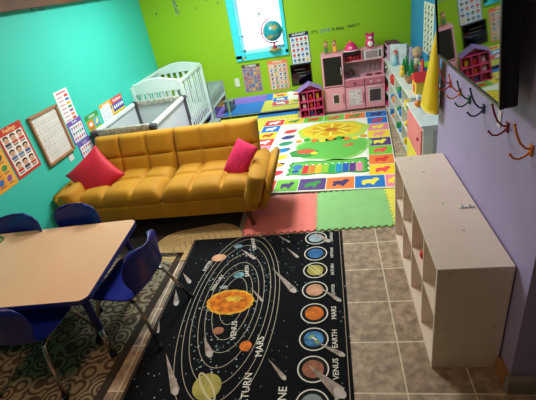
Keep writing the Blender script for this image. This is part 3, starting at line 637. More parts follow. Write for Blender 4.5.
# ------------------------------------------------------------------ toy kitchen
pk = M('kitchen_pink', (238, 166, 182), .5, var=.03); pk2 = M('kitchen_pink_dark', (200, 112, 135), .5); gk = M('kitchen_grey', (160, 140, 145), .6); wk = M('kitchen_white', (224, 215, 218), .5)
blkb = M('chalkboard_black', (16, 16, 18), .5); dkw = M('dark_window', (70, 60, 62), .3); steel = M('toy_steel', (190, 190, 195), .3, .9)
def kitchen():
    r = empty('toy_kitchen', TR(.292, 5.575, .013), 'pink toy kitchen with chalkboard fridge door, hob and oven', 'toy kitchen')
    W, D = .81, .28; x0 = -W / 2; F = -D / 2
    b = B(); f1 = x0 + .285
    # fridge carcass, right lower cabinet, hutch
    b.box(((x0 + f1) / 2, .005, .385), (.285, D - .01, .77), pk, bev=.004)
    b.box(((f1 - x0) / 2 + .0, 0, 0), (.001, .001, .001), pk)
    b.box(((f1 - x0 - .0) / 2 - .0 + 0, .01, .205), (W - .285, D - .02, .41), pk, T=TR(x=0), bev=.004)
    b.box((f1 / 2 - x0 / 2, .12, .58), (W - .285, .02, .36), gk)
    b.box((-x0 - .008, .06, .58), (.016, .16, .36), pk); b.build('carcass', r)
    cxr = (f1 - x0) / 2
    b = B(); b.box((cxr, -.002, .42), (W - .283, D, .02), pk, bev=.004); b.build('counter', r)
    b = B(); b.box((cxr, .055, .625), (W - .285, .15, .015), pk); b.box((cxr, .055, .762), (W - .285, .15, .016), pk); b.box((.13, .055, .69), (.014, .15, .13), pk); b.build('upper_shelf', r)
    # fridge doors
    d1 = B(); d1.box(((x0 + f1) / 2, F - .008, .56), (.275, .014, .40), pk, bev=.003); d = d1.build('door', r)
    k = B(); k.rect(-.118, -.185, .118, .185, 0, blkb, T=Matrix(((1, 0, 0, (x0 + f1) / 2), (0, 0, -1, F - .0155), (0, 1, 0, .56), (0, 0, 0, 1)))); k.build('chalkboard', d)
    k = B(); k.tube([(f1 - .035, F - .018, .50), (f1 - .035, F - .035, .51), (f1 - .035, F - .035, .59), (f1 - .035, F - .018, .60)], .006, wk); k.build('handle', d)
    d1 = B(); d1.box(((x0 + f1) / 2, F - .008, .185), (.275, .014, .32), pk, bev=.003); d1.box(((x0 + f1) / 2 + .02, F - .0165, .19), (.09, .004, .13), wk); d1.box(((x0 + f1) / 2 + .02, F - .0185, .19), (.07, .003, .11), dkw); d = d1.build('door', r)
    k = B(); k.tube([(f1 - .03, F - .018, .13), (f1 - .03, F - .035, .14), (f1 - .03, F - .035, .24), (f1 - .03, F - .018, .25)], .006, pk2); k.build('handle', d)
    cL, cR = f1 + .13, f1 + .393
    # control panels and lower doors
    for c, nm in ((cL, 0), (cR, 1)):
        b = B(); b.box((c, F - .006, .37), (.25, .014, .075), pk2, bev=.003); dr = b.build('drawer', r)
        for q in ((-.05, .05) if nm else (0,)):
            k = B(); k.cyl((0, 0, 0), .012, .02, blkb if not nm else wk, T=TR(c + q, F - .02, .37, rx=PI / 2)); k.build('knob', dr)
        b = B(); b.box((c, F - .006, .172), (.25, .014, .30), pk, bev=.003)
        if nm == 0:
            b.box((c, F - .015, .18), (.17, .004, .22), wk)
            for i in range(26): b.box((c + random.uniform(-.075, .075), F - .0175, .18 + random.uniform(-.1, .1)), (.012, .002, .012), gk)
        else: b.box((c, F - .015, .185), (.17, .004, .18), wk); b.box((c, F - .0175, .185), (.145, .003, .155), dkw)
        d = b.build('door', r)
        k = B()
        if nm: k.tube([(c - .09, F - .02, .305), (c - .08, F - .035, .305), (c + .08, F - .035, .305), (c + .09, F - .02, .305)], .006, wk)
        else: k.tube([(c + .105, F - .016, .12), (c + .105, F - .03, .13), (c + .105, F - .03, .23), (c + .105, F - .016, .24)], .006, pk2)
        k.build('handle', d)
    b = B(); b.tube([(cL, .03, .43), (cL, .03, .50), (cL - .02, .0, .525), (cL - .04, -.03, .50)], .009, blkb); b.box((cL, -.03, .432), (.17, .14, .004), M('sink_grey', (120, 112, 118), .4)); b.build('faucet', r)
    for q in (-.06, .06):
        b = B(); b.cyl((cR + q, -.04, .434), .045, .006, M('burner_red', (120, 25, 35), .5)); b.ring(cR + q, -.04, .036, .036, .008, .4375, blkb); b.build('burner', r)
    b = B(); b.box((cR, -.01, .69), (.24, .03, .12), wk, bev=.004); b.box((cR - .02, -.027, .69), (.15, .004, .085), gk); b.box((cR + .085, -.027, .69), (.03, .004, .085), M('panel_dark', (90, 80, 85), .4)); b.build('microwave', r)
    b = B(); b.tube([(cR - .09, .105, .60), (cR + .10, .105, .60)], .004, steel)
    b.build('utensil_rail', r)
    b = B(); b.tube([(f1 + .018, -.02, .60), (f1 + .018, -.06, .64), (f1 + .018, -.06, .70), (f1 + .018, -.02, .73)], .007, pk2); b.build('phone_handle', r)
    return r
kitchen()
ZK = .013
def utensil(x, kind, label):
    b = B(); b.tube([(0, 0, 0), (0, 0, -.07)], .004, steel)
    if kind == 0: b.ell((0, 0, -.085), (.018, .006, .022), steel)
    elif kind == 1: b.box((0, 0, -.09), (.03, .004, .04), steel)
    else: b.ell((0, 0, -.085), (.02, .012, .014), steel)
    tag(put(b.build('toy_utensil'), TR(x, 5.672, .600)), label, 'toy utensil', 'steel utensils hanging in the toy kitchen')
utensil(.51, 0, 'steel toy spoon, left one of the utensils hanging over the hob')
utensil(.57, 1, 'steel toy spatula, middle one of the utensils hanging over the hob')
utensil(.63, 2, 'steel toy ladle, right one of the utensils hanging over the hob')
for i in range(5):
    b = B(); b.lathe([(.012, 0), (.022, .012), (.024, .055), (.020, .055)], M('red_cup', (180, 30, 50), .4), seg=12)
    tag(put(b.build('toy_cup'), TR(.235 + i * .045, 5.60, .646)), 'red toy cup in the row on the upper shelf of the toy kitchen', 'toy cup', 'red cups on the kitchen shelf')
# toys standing on the kitchen top
def toy(name, T, label, cat, parts, group=None):
    r = empty(name, T, label, cat, group)
    for nm, bb in parts: bb.build(nm, r)
    return r
hot = M('hot_pink_plastic', (236, 40, 120), .4); hotd = M('magenta_plastic', (190, 20, 80), .4); wh = M('toy_white', (240, 238, 235), .4); yel = M('toy_yellow', (245, 200, 50), .5); redp = M('toy_red', (215, 45, 45), .5); blu = M('toy_blue', (50, 120, 200), .5); grn = M('toy_green', (30, 140, 70), .5); org = M('toy_orange', (240, 130, 50), .5); skin = M('doll_skin', (222, 170, 140), .6); gryf = M('grey_plush', (150, 145, 135), .95, var=.3, scale=30, bump=.3); tanw = M('toy_wood', (170, 120, 80), .6, var=.2)
d1 = B(); d1.lathe([(.085, 0), (.088, .012), (.08, .03), (.07, .06), (.045, .09), (.01, .105)], hot, seg=24); d2 = B(); d2.ell((0, 0, .108), (.025, .022, .018), org); d2.ell((0, -.075, .045), (.014, .01, .014), wh); d3 = B(); d3.cyl((0, 0, .006), .095, .012, wh)
toy('toy_dome', TR(.285, 5.55, .785), 'hot pink dome shaped toy with white rim on top of the toy kitchen', 'toy', [('dome', d1), ('dome_knob', d2), ('rim', d3)])
d1 = B(); d1.ell((0, 0, .06), (.06, .05, .06), hot); d2 = B(); d2.ell((0, -.005, .135), (.052, .045, .042), hot); d2.ell((0, -.045, .128), (.025, .012, .018), wh)
for s_ in (-1, 1): d2.ell((s_ * .04, 0, .17), (.018, .012, .02), hotd); d2.ell((s_ * .02, -.043, .148), (.006, .004, .006), blkb)
d3 = B(); d3.ell((0, -.04, .055), (.035, .016, .035), wh)
toy('toy_bear', TR(.53, 5.55, .785), 'pink bear shaped toy on the right of the toy kitchen top', 'toy', [('body', d1), ('head', d2), ('belly', d3)])
def figurine(T, label, c1, c2):
    d1 = B(); d1.box((0, 0, .05), (.055, .04, .10), c1, bev=.008); d1.box((0, -.021, .05), (.035, .003, .06), c2)
    d2 = B(); d2.ell((0, 0, .125), (.025, .022, .025), skin); d3 = B(); d3.ell((0, .004, .138), (.028, .025, .02), tanw); d3.box((0, 0, .16), (.012, .012, .02), redp)
    toy('toy_figurine', T, label, 'toy figure', [('body', d1), ('head', d2), ('hair', d3)], 'figures on the kitchen top')
figurine(TR(-.035, 5.55, .785), 'brown and green toy figure on the left end of the toy kitchen top', tanw, grn)
figurine(TR(.075, 5.55, .785), 'pinkish toy figure between the brown one and the pink dome', M('toy_blush', (220, 130, 110), .6), yel)

# ------------------------------------------------------------------ dollhouse
def dollhouse():
    r = empty('dollhouse', TR(-.30, 5.43, .013, rz=R(6)), 'pink and purple open dollhouse with pitched roof beside the toy kitchen', 'dollhouse')
    W, D, Hh = .33, .17, .36; dp = M('dollhouse_pink', (214, 64, 118), .5); pu = M('dollhouse_lilac', (160, 130, 200), .5)
    b = B(); b.box((0, D / 2 - .004, Hh / 2), (W, .008, Hh), M('dollhouse_back', (120, 60, 110), .6)); b.box((0, D / 2 - .004, Hh + .02), (W * .6, .008, .06), pu); b.build('back_panel', r)
    b = B()
    for x in (-W / 2 + .006, -.045, .045, W / 2 - .006): b.box((x, 0, Hh / 2), (.012, D, Hh), dp)
    b.build('wall_panel', r)
    b = B()
    for z in (.006, .115, .225, Hh): b.box((0, 0, z), (W, D, .012), dp)
    b.build('room_floor', r)
    for s_ in (-1, 1):
        b = B(); L_ = .19; b.box((s_ * .082, -.004, Hh + .052), (L_, D + .03, .012), pu, bev=.002, T=Matrix.Translation((s_ * .082, 0, Hh + .052)) @ TR(ry=s_ * R(28)) @ Matrix.Translation((-s_ * .082, 0, -Hh - .052))); b.build('roof', r)
    b = B()
    g = [(-W / 2, 0), (W / 2, 0), (0, .09)]; g = [(-W / 2, 0), (W / 2, 0), (0, .095)]; b.prism(g, -.004, .004, dp, Matrix(((1, 0, 0, 0), (0, 0, -1, .0), (0, 1, 0, Hh), (0, 0, 0, 1)))); b.ring(0, .035, .022, .022, .005, .005, wh, T=Matrix(((1, 0, 0, 0), (0, 0, -1, 0), (0, 1, 0, Hh), (0, 0, 0, 1)))); b.build('gable', r)
    cols_ = [redp, blu, wh, grn, hot, yel, hotd, pu, blu]
    return r
dollhouse()
k = 0
dcol = (M('mini_white', (230, 220, 220), .5), redp, yel, wh, org, hot, hotd, blu, M('mini_dark', (60, 30, 60), .5))
dnm = ('white', 'red', 'yellow', 'white', 'orange', 'pink', 'crimson', 'blue', 'dark')
for j, z in enumerate((.232, .122, .013)):
    for i, x in enumerate((-.095, 0, .095)):
        b = B(); m = dcol[k]
        b.box((0, 0, .025), (.05 if k % 2 else .04, .05, .05), m, bev=.006); b.ell((0, -.01, .058), (.016, .014, .016), skin if k % 2 else m); b.box((.0, .02, .055), (.05, .01, .04), m, bev=.003)
        a = R(6)
        tag(put(b.build('dollhouse_chair'), TR(-.30 + x * math.cos(a), 5.43 + x * math.sin(a), .013 + z, rz=a)), '%s miniature chair in the %s row, %s room of the dollhouse' % (dnm[k], ('top', 'middle', 'bottom')[j], ('left', 'centre', 'right')[i]), 'dollhouse furniture', 'miniature furniture in the dollhouse'); k += 1

# ------------------------------------------------------------------ white open shelf, cabinet, bookcase
wlam = M('white_laminate', (242, 222, 208), .45, var=.02); wlam2 = M('white_shelf_paint', (225, 228, 222), .5)
def shelf_unit(name, x0, x1, y0, y1, h, zb, ncol, nrow, m, label, cat, back=True, t=.018):
    r = empty(name, TR((x0 + x1) / 2, (y0 + y1) / 2, zb), label, cat); D = x1 - x0; L_ = y1 - y0
    b = B(); b.box((0, 0, h - t / 2), (D, L_, t), m, bev=.002); b.build('top_panel', r)
    b = B(); b.box((0, 0, t / 2 + .0), (D, L_ - 2 * t, t), m); b.build('bottom_panel', r)
    for s_ in (-1, 1): b = B(); b.box((0, s_ * (L_ / 2 - t / 2), (h - t) / 2), (D, t, h - t - .001), m, bev=.002); b.build('side_panel', r)
    for i in range(1, ncol): b = B(); b.box((.002, -L_ / 2 + L_ * i / ncol, h / 2), (D - .01, t * .8, h - 2 * t), m); b.build('divider', r)
    for j in range(1, nrow): b = B(); b.box((.003, 0, h * j / nrow), (D - .012, L_ - 2 * t, t * .8), m); b.build('shelf', r)
    if back: b = B(); b.box((D / 2 - .003, 0, h / 2), (.005, L_ - .01, h - .01), m); b.build('back_panel', r)
    return r
bc = shelf_unit('cube_bookcase', .372, .672, 1.345, 2.48, .63, .001, 4, 2, wlam, 'low white cube bookcase against the lilac wall', 'bookcase')
b = B()
for x, y in ((-.02, .32), (.0, -.05), (.03, -.30), (-.06, .52)): b.cyl((x, y, .6305), .007, .002, M('screw_cap', (190, 180, 168), .5), seg=10)
for x, z in ((-.10, .60), (.11, .60), (-.10, .28), (.11, .28), (-.07, .03), (.07, .03)): b.cyl((x, -.568, z), .006, .003, M('screw_cap'), T=None, seg=10) if False else b.box((x, -.5682, z), (.010, .002, .006), M('screw_cap'))
b.build('screw_cover', bc)
b = B(); b.box((.10, -.10, .634), (.07, .02, .007), wh, bev=.002); b.cyl((.08, -.10, .639), .006, .004, steel, seg=10); b.cyl((.115, -.10, .639), .006, .004, steel, seg=10); b.build('wall_bracket', bc)
b = B(); b.ell((0, 0, .035), (.035, .035, .035), redp); tag(put(b.build('toy_ball'), TR(.43, 1.78, .329)), 'small red ball inside a top cube of the low white bookcase', 'ball')

sh = shelf_unit('toy_shelf', .70, 1.04, 3.74, 5.70, .61, .013, 4, 3, wlam2, 'long white open toy shelf along the blue alcove wall', 'shelf', back=True)
def cabinet():
    r = empty('storage_cabinet', TR(.82, 3.34, .014), 'white storage cabinet with pink and yellow doors beside the lilac wall', 'cabinet')
    b = B(); b.box((0, 0, .29), (.30, .60, .58), wlam2, bev=.006); b.build('body', r)
    b = B(); b.box((-.005, 0, .59), (.33, .63, .02), wlam2, bev=.005)
    for i in range(6): b.box((.0, -.26 + i * .05 + .22, .6005), (.22, .01, .003), M('groove_grey', (190, 190, 188), .6))
    b.build('top_panel', r)
    b = B(); b.box((-.157, 0, .42), (.014, .57, .26), M('cabinet_pink', (238, 130, 140), .5), bev=.003); d = b.build('door', r)
    k = B(); k.ell((-.172, -.20, .45), (.008, .015, .015), hotd); k.build('knob', d)
    b = B(); b.box((-.157, 0, .15), (.014, .57, .25), M('cabinet_yellow', (240, 225, 80), .5), bev=.003); b.build('door', r)
    for x in (-.06, .05): b = B(); b.box((x, -.302, .30), (.03, .006, .5), M('groove_grey'), bev=.002); b.build('panel_strip', r)
cabinet()
# dark slot box on cabinet top
b = B(); b.box((0, 0, .02), (.10, .05, .04), wh, bev=.004); b.box((0, -.001, .0405), (.08, .03, .002), rubber)
tag(put(b.build('slotted_box'), TR(.86, 3.09, .615)), 'white box with a dark slot on the near end of the cabinet top', 'box')

# items on shelf top (z = .623)
ZT = .624
d1 = B(); d1.box((0, 0, .075), (.12, .22, .15), M('box_lilac', (215, 175, 200), .6), bev=.004)
for i in range(6):
    for j in range(2): d1.cyl((0, 0, 0), .024, .004, hotd if (i + j) % 2 else M('box_violet', (150, 110, 180), .5), T=TR(-.0615, -.08 + (i % 3) * .075, .045 + j * .065, ry=PI / 2), seg=14)
d2 = B(); d2.box((0, 0, .153), (.122, .222, .008), M('box_dark', (120, 50, 80), .6))
toy('toy_box', TR(.80, 5.54, ZT) @ Matrix.Scale(1.25, 4), 'lilac toy box with pink circles at the far end of the toy shelf', 'box', [('carton', d1), ('lid', d2)])
d1 = B(); d1.box((0, 0, .09), (.16, .03, .18), M('card_silver', (190, 200, 205), .5, var=.25, scale=20), bev=.004); d2 = B(); d2.lathe([(.03, 0), (.018, .05), (.012, .08), (.016, .09)], M('pale_blue_dress', (150, 205, 220), .5), T=TR(-.02, -.03, 0), seg=16); d3 = B(); d3.ell((-.02, -.03, .107), (.017, .017, .02), skin); d3.ell((-.02, -.026, .115), (.019, .019, .018), redp)
toy('boxed_doll', TR(.82, 5.12, ZT, rz=R(-35)) @ Matrix.Scale(1.3, 4), 'doll in pale blue dress before a silver card on the toy shelf', 'doll', [('backing_card', d1), ('dress', d2), ('head', d3)])
d1 = B(); d1.box((0, 0, .10), (.03, .16, .20), M('card_violet', (165, 160, 190), .5, var=.25, scale=20), bev=.004)
toy('picture_card', TR(.94, 5.02, ZT), 'violet grey board leaning by the blue wall on the toy shelf', 'board', [('board', d1)])
for i, (x, y) in enumerate(((.79, 4.62), (.86, 4.56), (.84, 4.74))):
    b = B(); b.lathe([(.035, 0), (.036, .01), (.022, .10), (.009, .15), (.009, .17)], grn, seg=14)
    tag(put(b.build('green_bottle'), TR(x, y, ZT)), ('green cone shaped toy bottle nearest the shelf edge', 'green cone shaped toy bottle nearest the viewer, in the trio', 'green cone shaped toy bottle at the back of the trio')[i], 'toy bottle', 'green bottles on the toy shelf')
d1 = B(); d1.ell((0, 0, .05), (.035, .03, .05), M('cream_cloth', (215, 200, 160), .8)); d2 = B(); d2.ell((0, 0, .14), (.05, .048, .052), skin); d3 = B(); d3.ell((0, .008, .155), (.055, .054, .048), M('doll_blond', (186, 160, 120), .8, var=.3, scale=40))
toy('doll', TR(.94, 4.66, ZT + .06), 'blond round headed doll beside the blue wall on the toy shelf', 'doll', [('body', d1), ('head', d2), ('hair', d3)])
b = B(); b.box((0, 0, .03), (.12, .12, .06), tanw, bev=.004); tag(put(b.build('wooden_block'), TR(.94, 4.66, ZT)), 'wooden block that the blond doll sits on', 'block')
d1 = B(); d1.ell((0, 0, .04), (.03, .03, .04), yel); d2 = B(); d2.ell((0, 0, .095), (.024, .024, .024), yel)
toy('yellow_toy_duck', TR(.76, 4.52, ZT), 'small yellow toy duck standing before the green bottles', 'toy', [('body', d1), ('head', d2)])
d1 = B(); d1.box((0, 0, .02), (.12, .18, .04), tanw, bev=.004); d2 = B()
for i in range(4): d2.ell((-.02 + .04 * (i % 2), -.06 + .04 * i, .05), (.016, .016, .016), (redp, yel, grn, org)[i])
toy('wooden_tray', TR(.82, 4.30, ZT), 'wooden tray of coloured beads on the toy shelf', 'tray', [('tray', d1), ('beads', d2)])
b = B()
for s_ in (-1, 1): b.tube([(0, s_ * .07, 0), (0, 0, .24)], .014, redp)
b.tube([(0, -.045, .08), (0, .045, .08)], .010, redp); b.tube([(-.05, -.07, .01), (.05, -.07, .01)], .014, redp); b.tube([(-.05, .07, .01), (.05, .07, .01)], .014, redp)
tag(put(b.build('toy_easel'), TR(.88, 4.12, ZT)), 'red A-shaped toy easel near the yellow smock', 'toy')
d1 = B(); d1.box((0, 0, .06), (.14, .18, .12), yel, bev=.006); d1.box((-.071, 0, .045), (.004, .06, .07), redp); d2 = B(); d2.prism([(-.10, 0), (.10, 0), (0, .07)], -.08, .08, redp, Matrix(((0, 0, 1, 0), (1, 0, 0, 0), (0, 1, 0, .12), (0, 0, 0, 1))))
toy('toy_house', TR(.83, 3.88, ZT), 'yellow toy house with red roof at the near end of the toy shelf', 'toy house', [('walls', d1), ('roof', d2)])
d1 = B(); d1.box((0, 0, .07), (.12, .2, .14), blu, bev=.008); d2 = B(); d2.box((0, 0, .145), (.13, .21, .014), M('lime_plastic', (150, 210, 40), .5), bev=.004)
toy('blue_bin', TR(.97, 4.32, ZT), 'blue bin with lime lid beside the blue wall', 'bin', [('bin', d1), ('lid', d2)])
d1 = B(); d1.ell((0, 0, .03), (.03, .03, .03), org); d2 = B(); d2.cyl((0, 0, .075), .014, .06, wh)
toy('orange_toy', TR(.72, 3.50, .614), 'small orange and white toy on the storage cabinet', 'toy', [('base', d1), ('stem', d2)])
# items inside the shelf compartments
def bin_(x, y, z, m, label, w=.20, d=.17, h=.10):
    b = B(); t = .006
    b.box((0, 0, t / 2), (w, d, t), m)
    for s_ in (-1, 1): b.box((s_ * (w / 2 - t / 2), 0, h / 2), (t, d, h), m, bev=.002); b.box((0, s_ * (d / 2 - t / 2), h / 2), (w, t, h), m, bev=.002)
    tag(put(b.build('toy_bin'), TR(x, y, z)), label, 'bin', 'bins in the toy shelf')
SZ = (.032, .228, .431)
names = ('bottom', 'middle', 'top')
bc_ = {(0, 0): (grn, 'green'), (1, 0): (wh, 'white'), (2, 0): (grn, 'green'), (3, 0): (blu, 'blue'), (0, 1): (yel, 'yellow'), (1, 1): (grn, 'green'), (2, 1): (wh, 'white'), (3, 1): (redp, 'red'), (0, 2): (grn, 'green'), (1, 2): (yel, 'yellow')}
for (i, j), (m, cn) in bc_.items():
    bin_(.86, 3.74 + 1.96 * (i + .5) / 4, SZ[j] + .002, m, '%s toy bin in the %s shelf, %s bay from the near end' % (cn, names[j], ('first', 'second', 'third', 'fourth')[i]))
d1 = B(); d1.ell((0, 0, .05), (.05, .045, .05), gryf); d2 = B(); d2.ell((-.01, -.01, .12), (.04, .038, .036), gryf); d2.ell((-.045, -.01, .11), (.016, .016, .014), wh)
for s_ in (-1, 1): d2.ell((-.01, -.01 + s_ * .035, .15), (.012, .012, .016), gryf)
toy('plush_dog', TR(.76, 5.42, SZ[2]), 'grey plush dog sitting in the far bay of the toy shelf', 'plush toy', [('body', d1), ('head', d2)])
d1 = B(); d1.lathe([(.035, 0), (.05, .02), (.055, .09), (.04, .11)], redp, seg=16); d2 = B(); d2.tube([(0, -.045, .10), (0, -.03, .15), (0, .03, .15), (0, .045, .10)], .005, wh)
toy('red_bucket', TR(.75, 4.98, SZ[2]), 'red toy bucket in the third bay of the toy shelf', 'bucket', [('bucket', d1), ('handle', d2)])

# ------------------------------------------------------------------ globe on the sill
def globe():
    r = empty('globe', TR(-.725, 5.70, .912), 'turquoise globe with red meridian arm standing on the window sill', 'globe')
    R_ = .13; c = Vector((0, 0, .245))
    m = bpy.data.materials.new('globe_map'); m.use_nodes = True; nt = m.node_tree; N = nt.nodes; L = nt.links; bs = N['Principled BSDF']; tc = N.new('ShaderNodeTexCoord')
    no = N.new('ShaderNodeTexNoise'); no.inputs['Scale'].default_value = 11; no.inputs['Detail'].default_value = 5; L.new(tc.outputs['Object'], no.inputs['Vector'])
    rp = N.new('ShaderNodeValToRGB'); e = rp.color_ramp.elements; e[0].position = .52; e[0].color = lin((30, 150, 165)) + (1,); e[1].position = .56; e[1].color = lin((110, 160, 120)) + (1,); q = e.new(.66); q.color = lin((200, 170, 110)) + (1,)
    L.new(no.outputs['Fac'], rp.inputs[0]); L.new(rp.outputs[0], bs.inputs['Base Color']); bs.inputs['Roughness'].default_value = .3
    b = B(); b.ell(c, (R_, R_, R_), m, seg=32, rings=20); b.build('sphere', r)
    b = B(); rr = R_ + .02; b.tube([(c.x - rr * math.sin(t), -.0, c.z + rr * math.cos(t)) for t in [R(-12 + 190 * i / 28 + 22) for i in range(29)]], .008, redp); b.build('meridian_arm', r)
    b = B(); b.cyl((0, 0, .07), .012, .05, redp); b.cyl((0, 0, .03), .045, .04, M('globe_stem', (150, 40, 50), .5), r2=.02); b.build('stem', r)
    b = B(); b.lathe([(.085, 0), (.085, .008), (.06, .02), (.03, .024)], M('brass_base', (190, 150, 70), .35, .6)); b.build('base', r)
globe()
# figurine with wings sticker on the sill's left corner and dot decal on glass
b = B(); b.disc(0, 0, .012, .022, .001, yel); b.disc(.02, .012, .022, .006, .0015, M('decal_dark', (50, 60, 50), .6), rot=.6); b.disc(-.018, -.012, .022, .006, .0015, M('decal_dark'), rot=.6)
tag(put(b.build('window_decal'), on_green(-1.18, .855, .03)), 'small winged yellow sticker at the lower left corner of the window frame', 'sticker')
b = B(); b.disc(0, 0, .022, .022, .001, M('decal_blue', (110, 140, 200), .5)); b.disc(0, 0, .010, .010, .0015, wh)
tag(put(b.build('window_decal'), on_green(-.90, 1.375, -.150)), 'round blue sticker in the middle of the window', 'sticker')

# ------------------------------------------------------------------ posters
def paper(name, T, w, h, base, label, cat, draw=None, rot=0, thick=.0015):
    b = B(); b.box((0, 0, thick / 2), (w, h, thick), base)
    if draw: draw(b, w, h, thick + .0004)
    return tag(put(b.build(name), T @ TR(rz=rot)), label, cat)
rnd = random.Random(3)
PAL = [(220, 60, 50), (60, 120, 190), (240, 190, 60), (70, 150, 80), (150, 90, 160), (240, 140, 70), (90, 80, 80)]
def grid_icons(b, x0, y0, x1, y1, nx, ny, z, pal=PAL, bg=None, s=.34):
    for j in range(ny):
        for i in range(nx):
            cw_, chh = (x1 - x0) / nx, (y1 - y0) / ny; cx, cy = x0 + cw_ * (i + .5), y0 + chh * (j + .5)
            if bg: b.rect(cx - cw_ * .44, cy - chh * .44, cx + cw_ * .44, cy + chh * .44, z, col(*bg[(i + j * 2) % len(bg)]))
            c = pal[rnd.randrange(len(pal))]; b.disc(cx, cy + chh * .05, cw_ * s, chh * s * .8, z + .0003, col(*c), seg=10, rot=rnd.random()); b.rect(cx - cw_ * .3, cy - chh * .42, cx + cw_ * .3, cy - chh * .34, z + .0003, col(80, 80, 90))
def header(b, w, h, z, c, t, hh=.10, tc=(255, 255, 255), sz=None):
    b.rect(-w / 2, h / 2 - h * hh, w / 2, h / 2, z, col(*c)); b.text(t, 0, h / 2 - h * hh / 2, z + .0004, sz or h * hh * .85, col(*tc))
def d_feel(b, w, h, z):
    header(b, w, h, z, (205, 60, 50), 'Feelings', .13, (250, 225, 150)); b.rect(-w * .43, -h * .44, w * .43, h * .36, z + .0002, col(250, 240, 232))
    for j in range(3):
        for i in range(3):
            x = -w * .28 + i * w * .28; y = -h * .30 + j * h * .265
            b.disc(x, y + .012, w * .09, h * .058, z + .0009, col(218, 170, 140), seg=14); b.disc(x, y + .030, w * .105, h * .045, z + .0006, col(40, 30, 30), seg=14)
            b.rect(x - w * .11, y - h * .075, x + w * .11, y - h * .02, z + .0006, col(*[(210, 60, 60), (70, 110, 180), (50, 60, 100), (90, 140, 190), (200, 90, 60), (80, 90, 160)][(i * 2 + j) % 6])); b.rect(x - w * .1, y - h * .115, x + w * .1, y - h * .09, z + .0006, col(90, 90, 100))
paper('poster', on_teal(2.655, .93), .285, .40, col(205, 60, 50), 'red bordered feelings chart with nine cartoon children on the teal wall', 'poster', d_feel, rot=R(1))
def d_orange(b, w, h, z):
    header(b, w, h, z, (245, 160, 50), 'Weather', .13, (120, 60, 30)); grid_icons(b, -w * .45, -h * .45, w * .45, h * .34, 3, 4, z, PAL, ((250, 190, 80), (245, 150, 60)))
paper('poster', on_teal(2.35, .93, .0012), .30, .42, col(250, 175, 60), 'orange chart cut off by the left picture edge, beside the feelings chart', 'poster', d_orange)
# calendar board with wooden frame
def board():
    w, h = .40, .44; r = empty('calendar_board', on_teal(3.065, .893, .003), 'wood framed white calendar board on the teal wall', 'board')
    b = B(); b.box((0, 0, .004), (w - .03, h - .03, .006), M('calendar_white', (226, 226, 220), .5))
    g = col(205, 150, 150)
    for i in range(8): x = -w * .42 + i * w * .84 / 7; b.rect(x - .0008, -h * .42, x + .0008, h * .34, .0074, g)
    for j in range(6): y = -h * .42 + j * h * .76 / 5; b.rect(-w * .42, y - .0008, w * .42, y + .0008, .0074, g)
    for j in range(5):
        for i in range(7): b.rect(-w * .42 + (i + .15) * w * .12, -h * .42 + (j + .55) * h * .152, -w * .42 + (i + .45) * w * .12, -h * .42 + (j + .72) * h * .152, .0075, col(190, 180, 180))
    b.build('calendar_sheet', r)
    b = B(); f = M('oak_frame', (176, 128, 92), .5, var=.2)
    for s_ in (-1, 1): b.box((s_ * (w / 2 - .01), 0, .012), (.022, h, .024), f, bev=.003); b.box((0, s_ * (h / 2 - .01), .012), (w, .022, .024), f, bev=.003)
    b.build('frame', r)
board()
def d_list(b, w, h, z):
    b.rect(-w * .35, h * .40, w * .35, h * .44, z, col(200, 80, 90))
    for j in range(7):
        y = h * .30 - j * h * .12; b.rect(-w * .38, y - h * .015, w * .0, y + h * .015, z, col(200, 130, 130)); b.rect(w * .12, y - h * .035, w * .4, y + h * .04, z, col(*PAL[j % 6]))
paper('poster', on_teal(3.415, 1.05, .0012), .215, .30, col(242, 240, 244), 'narrow white rule list taped above the calendar board\'s right corner', 'poster', d_list)
def d_pur(t):
    def d(b, w, h, z):
        header(b, w, h, z, (120, 90, 180), t, .16); b.rect(-w * .43, -h * .44, w * .43, h * .30, z, col(240, 240, 248)); grid_icons(b, -w * .4, -h * .42, w * .4, h * .28, 5, 3, z + .0003)
    return d
paper('poster', on_teal(3.435, .80, .0024), .24, .22, col(120, 90, 180), 'purple bordered letter chart right of the calendar board', 'poster', d_pur('Shapes'))
paper('poster', on_teal(3.465, .585, .0012), .24, .20, col(110, 80, 170), 'purple bordered chart below the other purple one, above the red pillow', 'poster', d_pur('Colors'))
paper('note_paper', on_teal(3.19, .62, .0012), .07, .06, col(225, 225, 225), 'small white note below the calendar board', 'note')
def d_grn(b, w, h, z):
    header(b, w, h, z, (60, 150, 70), 'Letters', .2); grid_icons(b, -w * .48, -h * .48, w * .48, h * .28, 2, 2, z, [(255, 255, 255), (240, 230, 120), (120, 200, 230)], ((225, 70, 50), (130, 190, 60), (240, 120, 40), (90, 170, 220)), .26)
paper('poster', on_teal(3.74, .745, .0012), .26, .25, col(130, 190, 60), 'green headed chart with four coloured squares on the teal wall', 'poster', d_grn)
paper('poster', on_teal(4.03, .73, .0030), .22, .25, col(236, 240, 244), 'white sheet with pale print over the orange chart', 'poster', lambda b, w, h, z: grid_icons(b, -w * .4, -h * .42, w * .4, h * .42, 3, 5, z, [(220, 220, 228), (240, 210, 205), (190, 210, 235)], None, .3))
def d_org(b, w, h, z): header(b, w, h, z, (235, 170, 70), 'Animals', .22); grid_icons(b, -w * .48, -h * .48, w * .48, h * .26, 3, 3, z, PAL)
paper('poster', on_teal(4.06, .77, .0012), .27, .24, col(240, 200, 130), 'orange headed chart partly covered by the white sheet', 'poster', d_org)
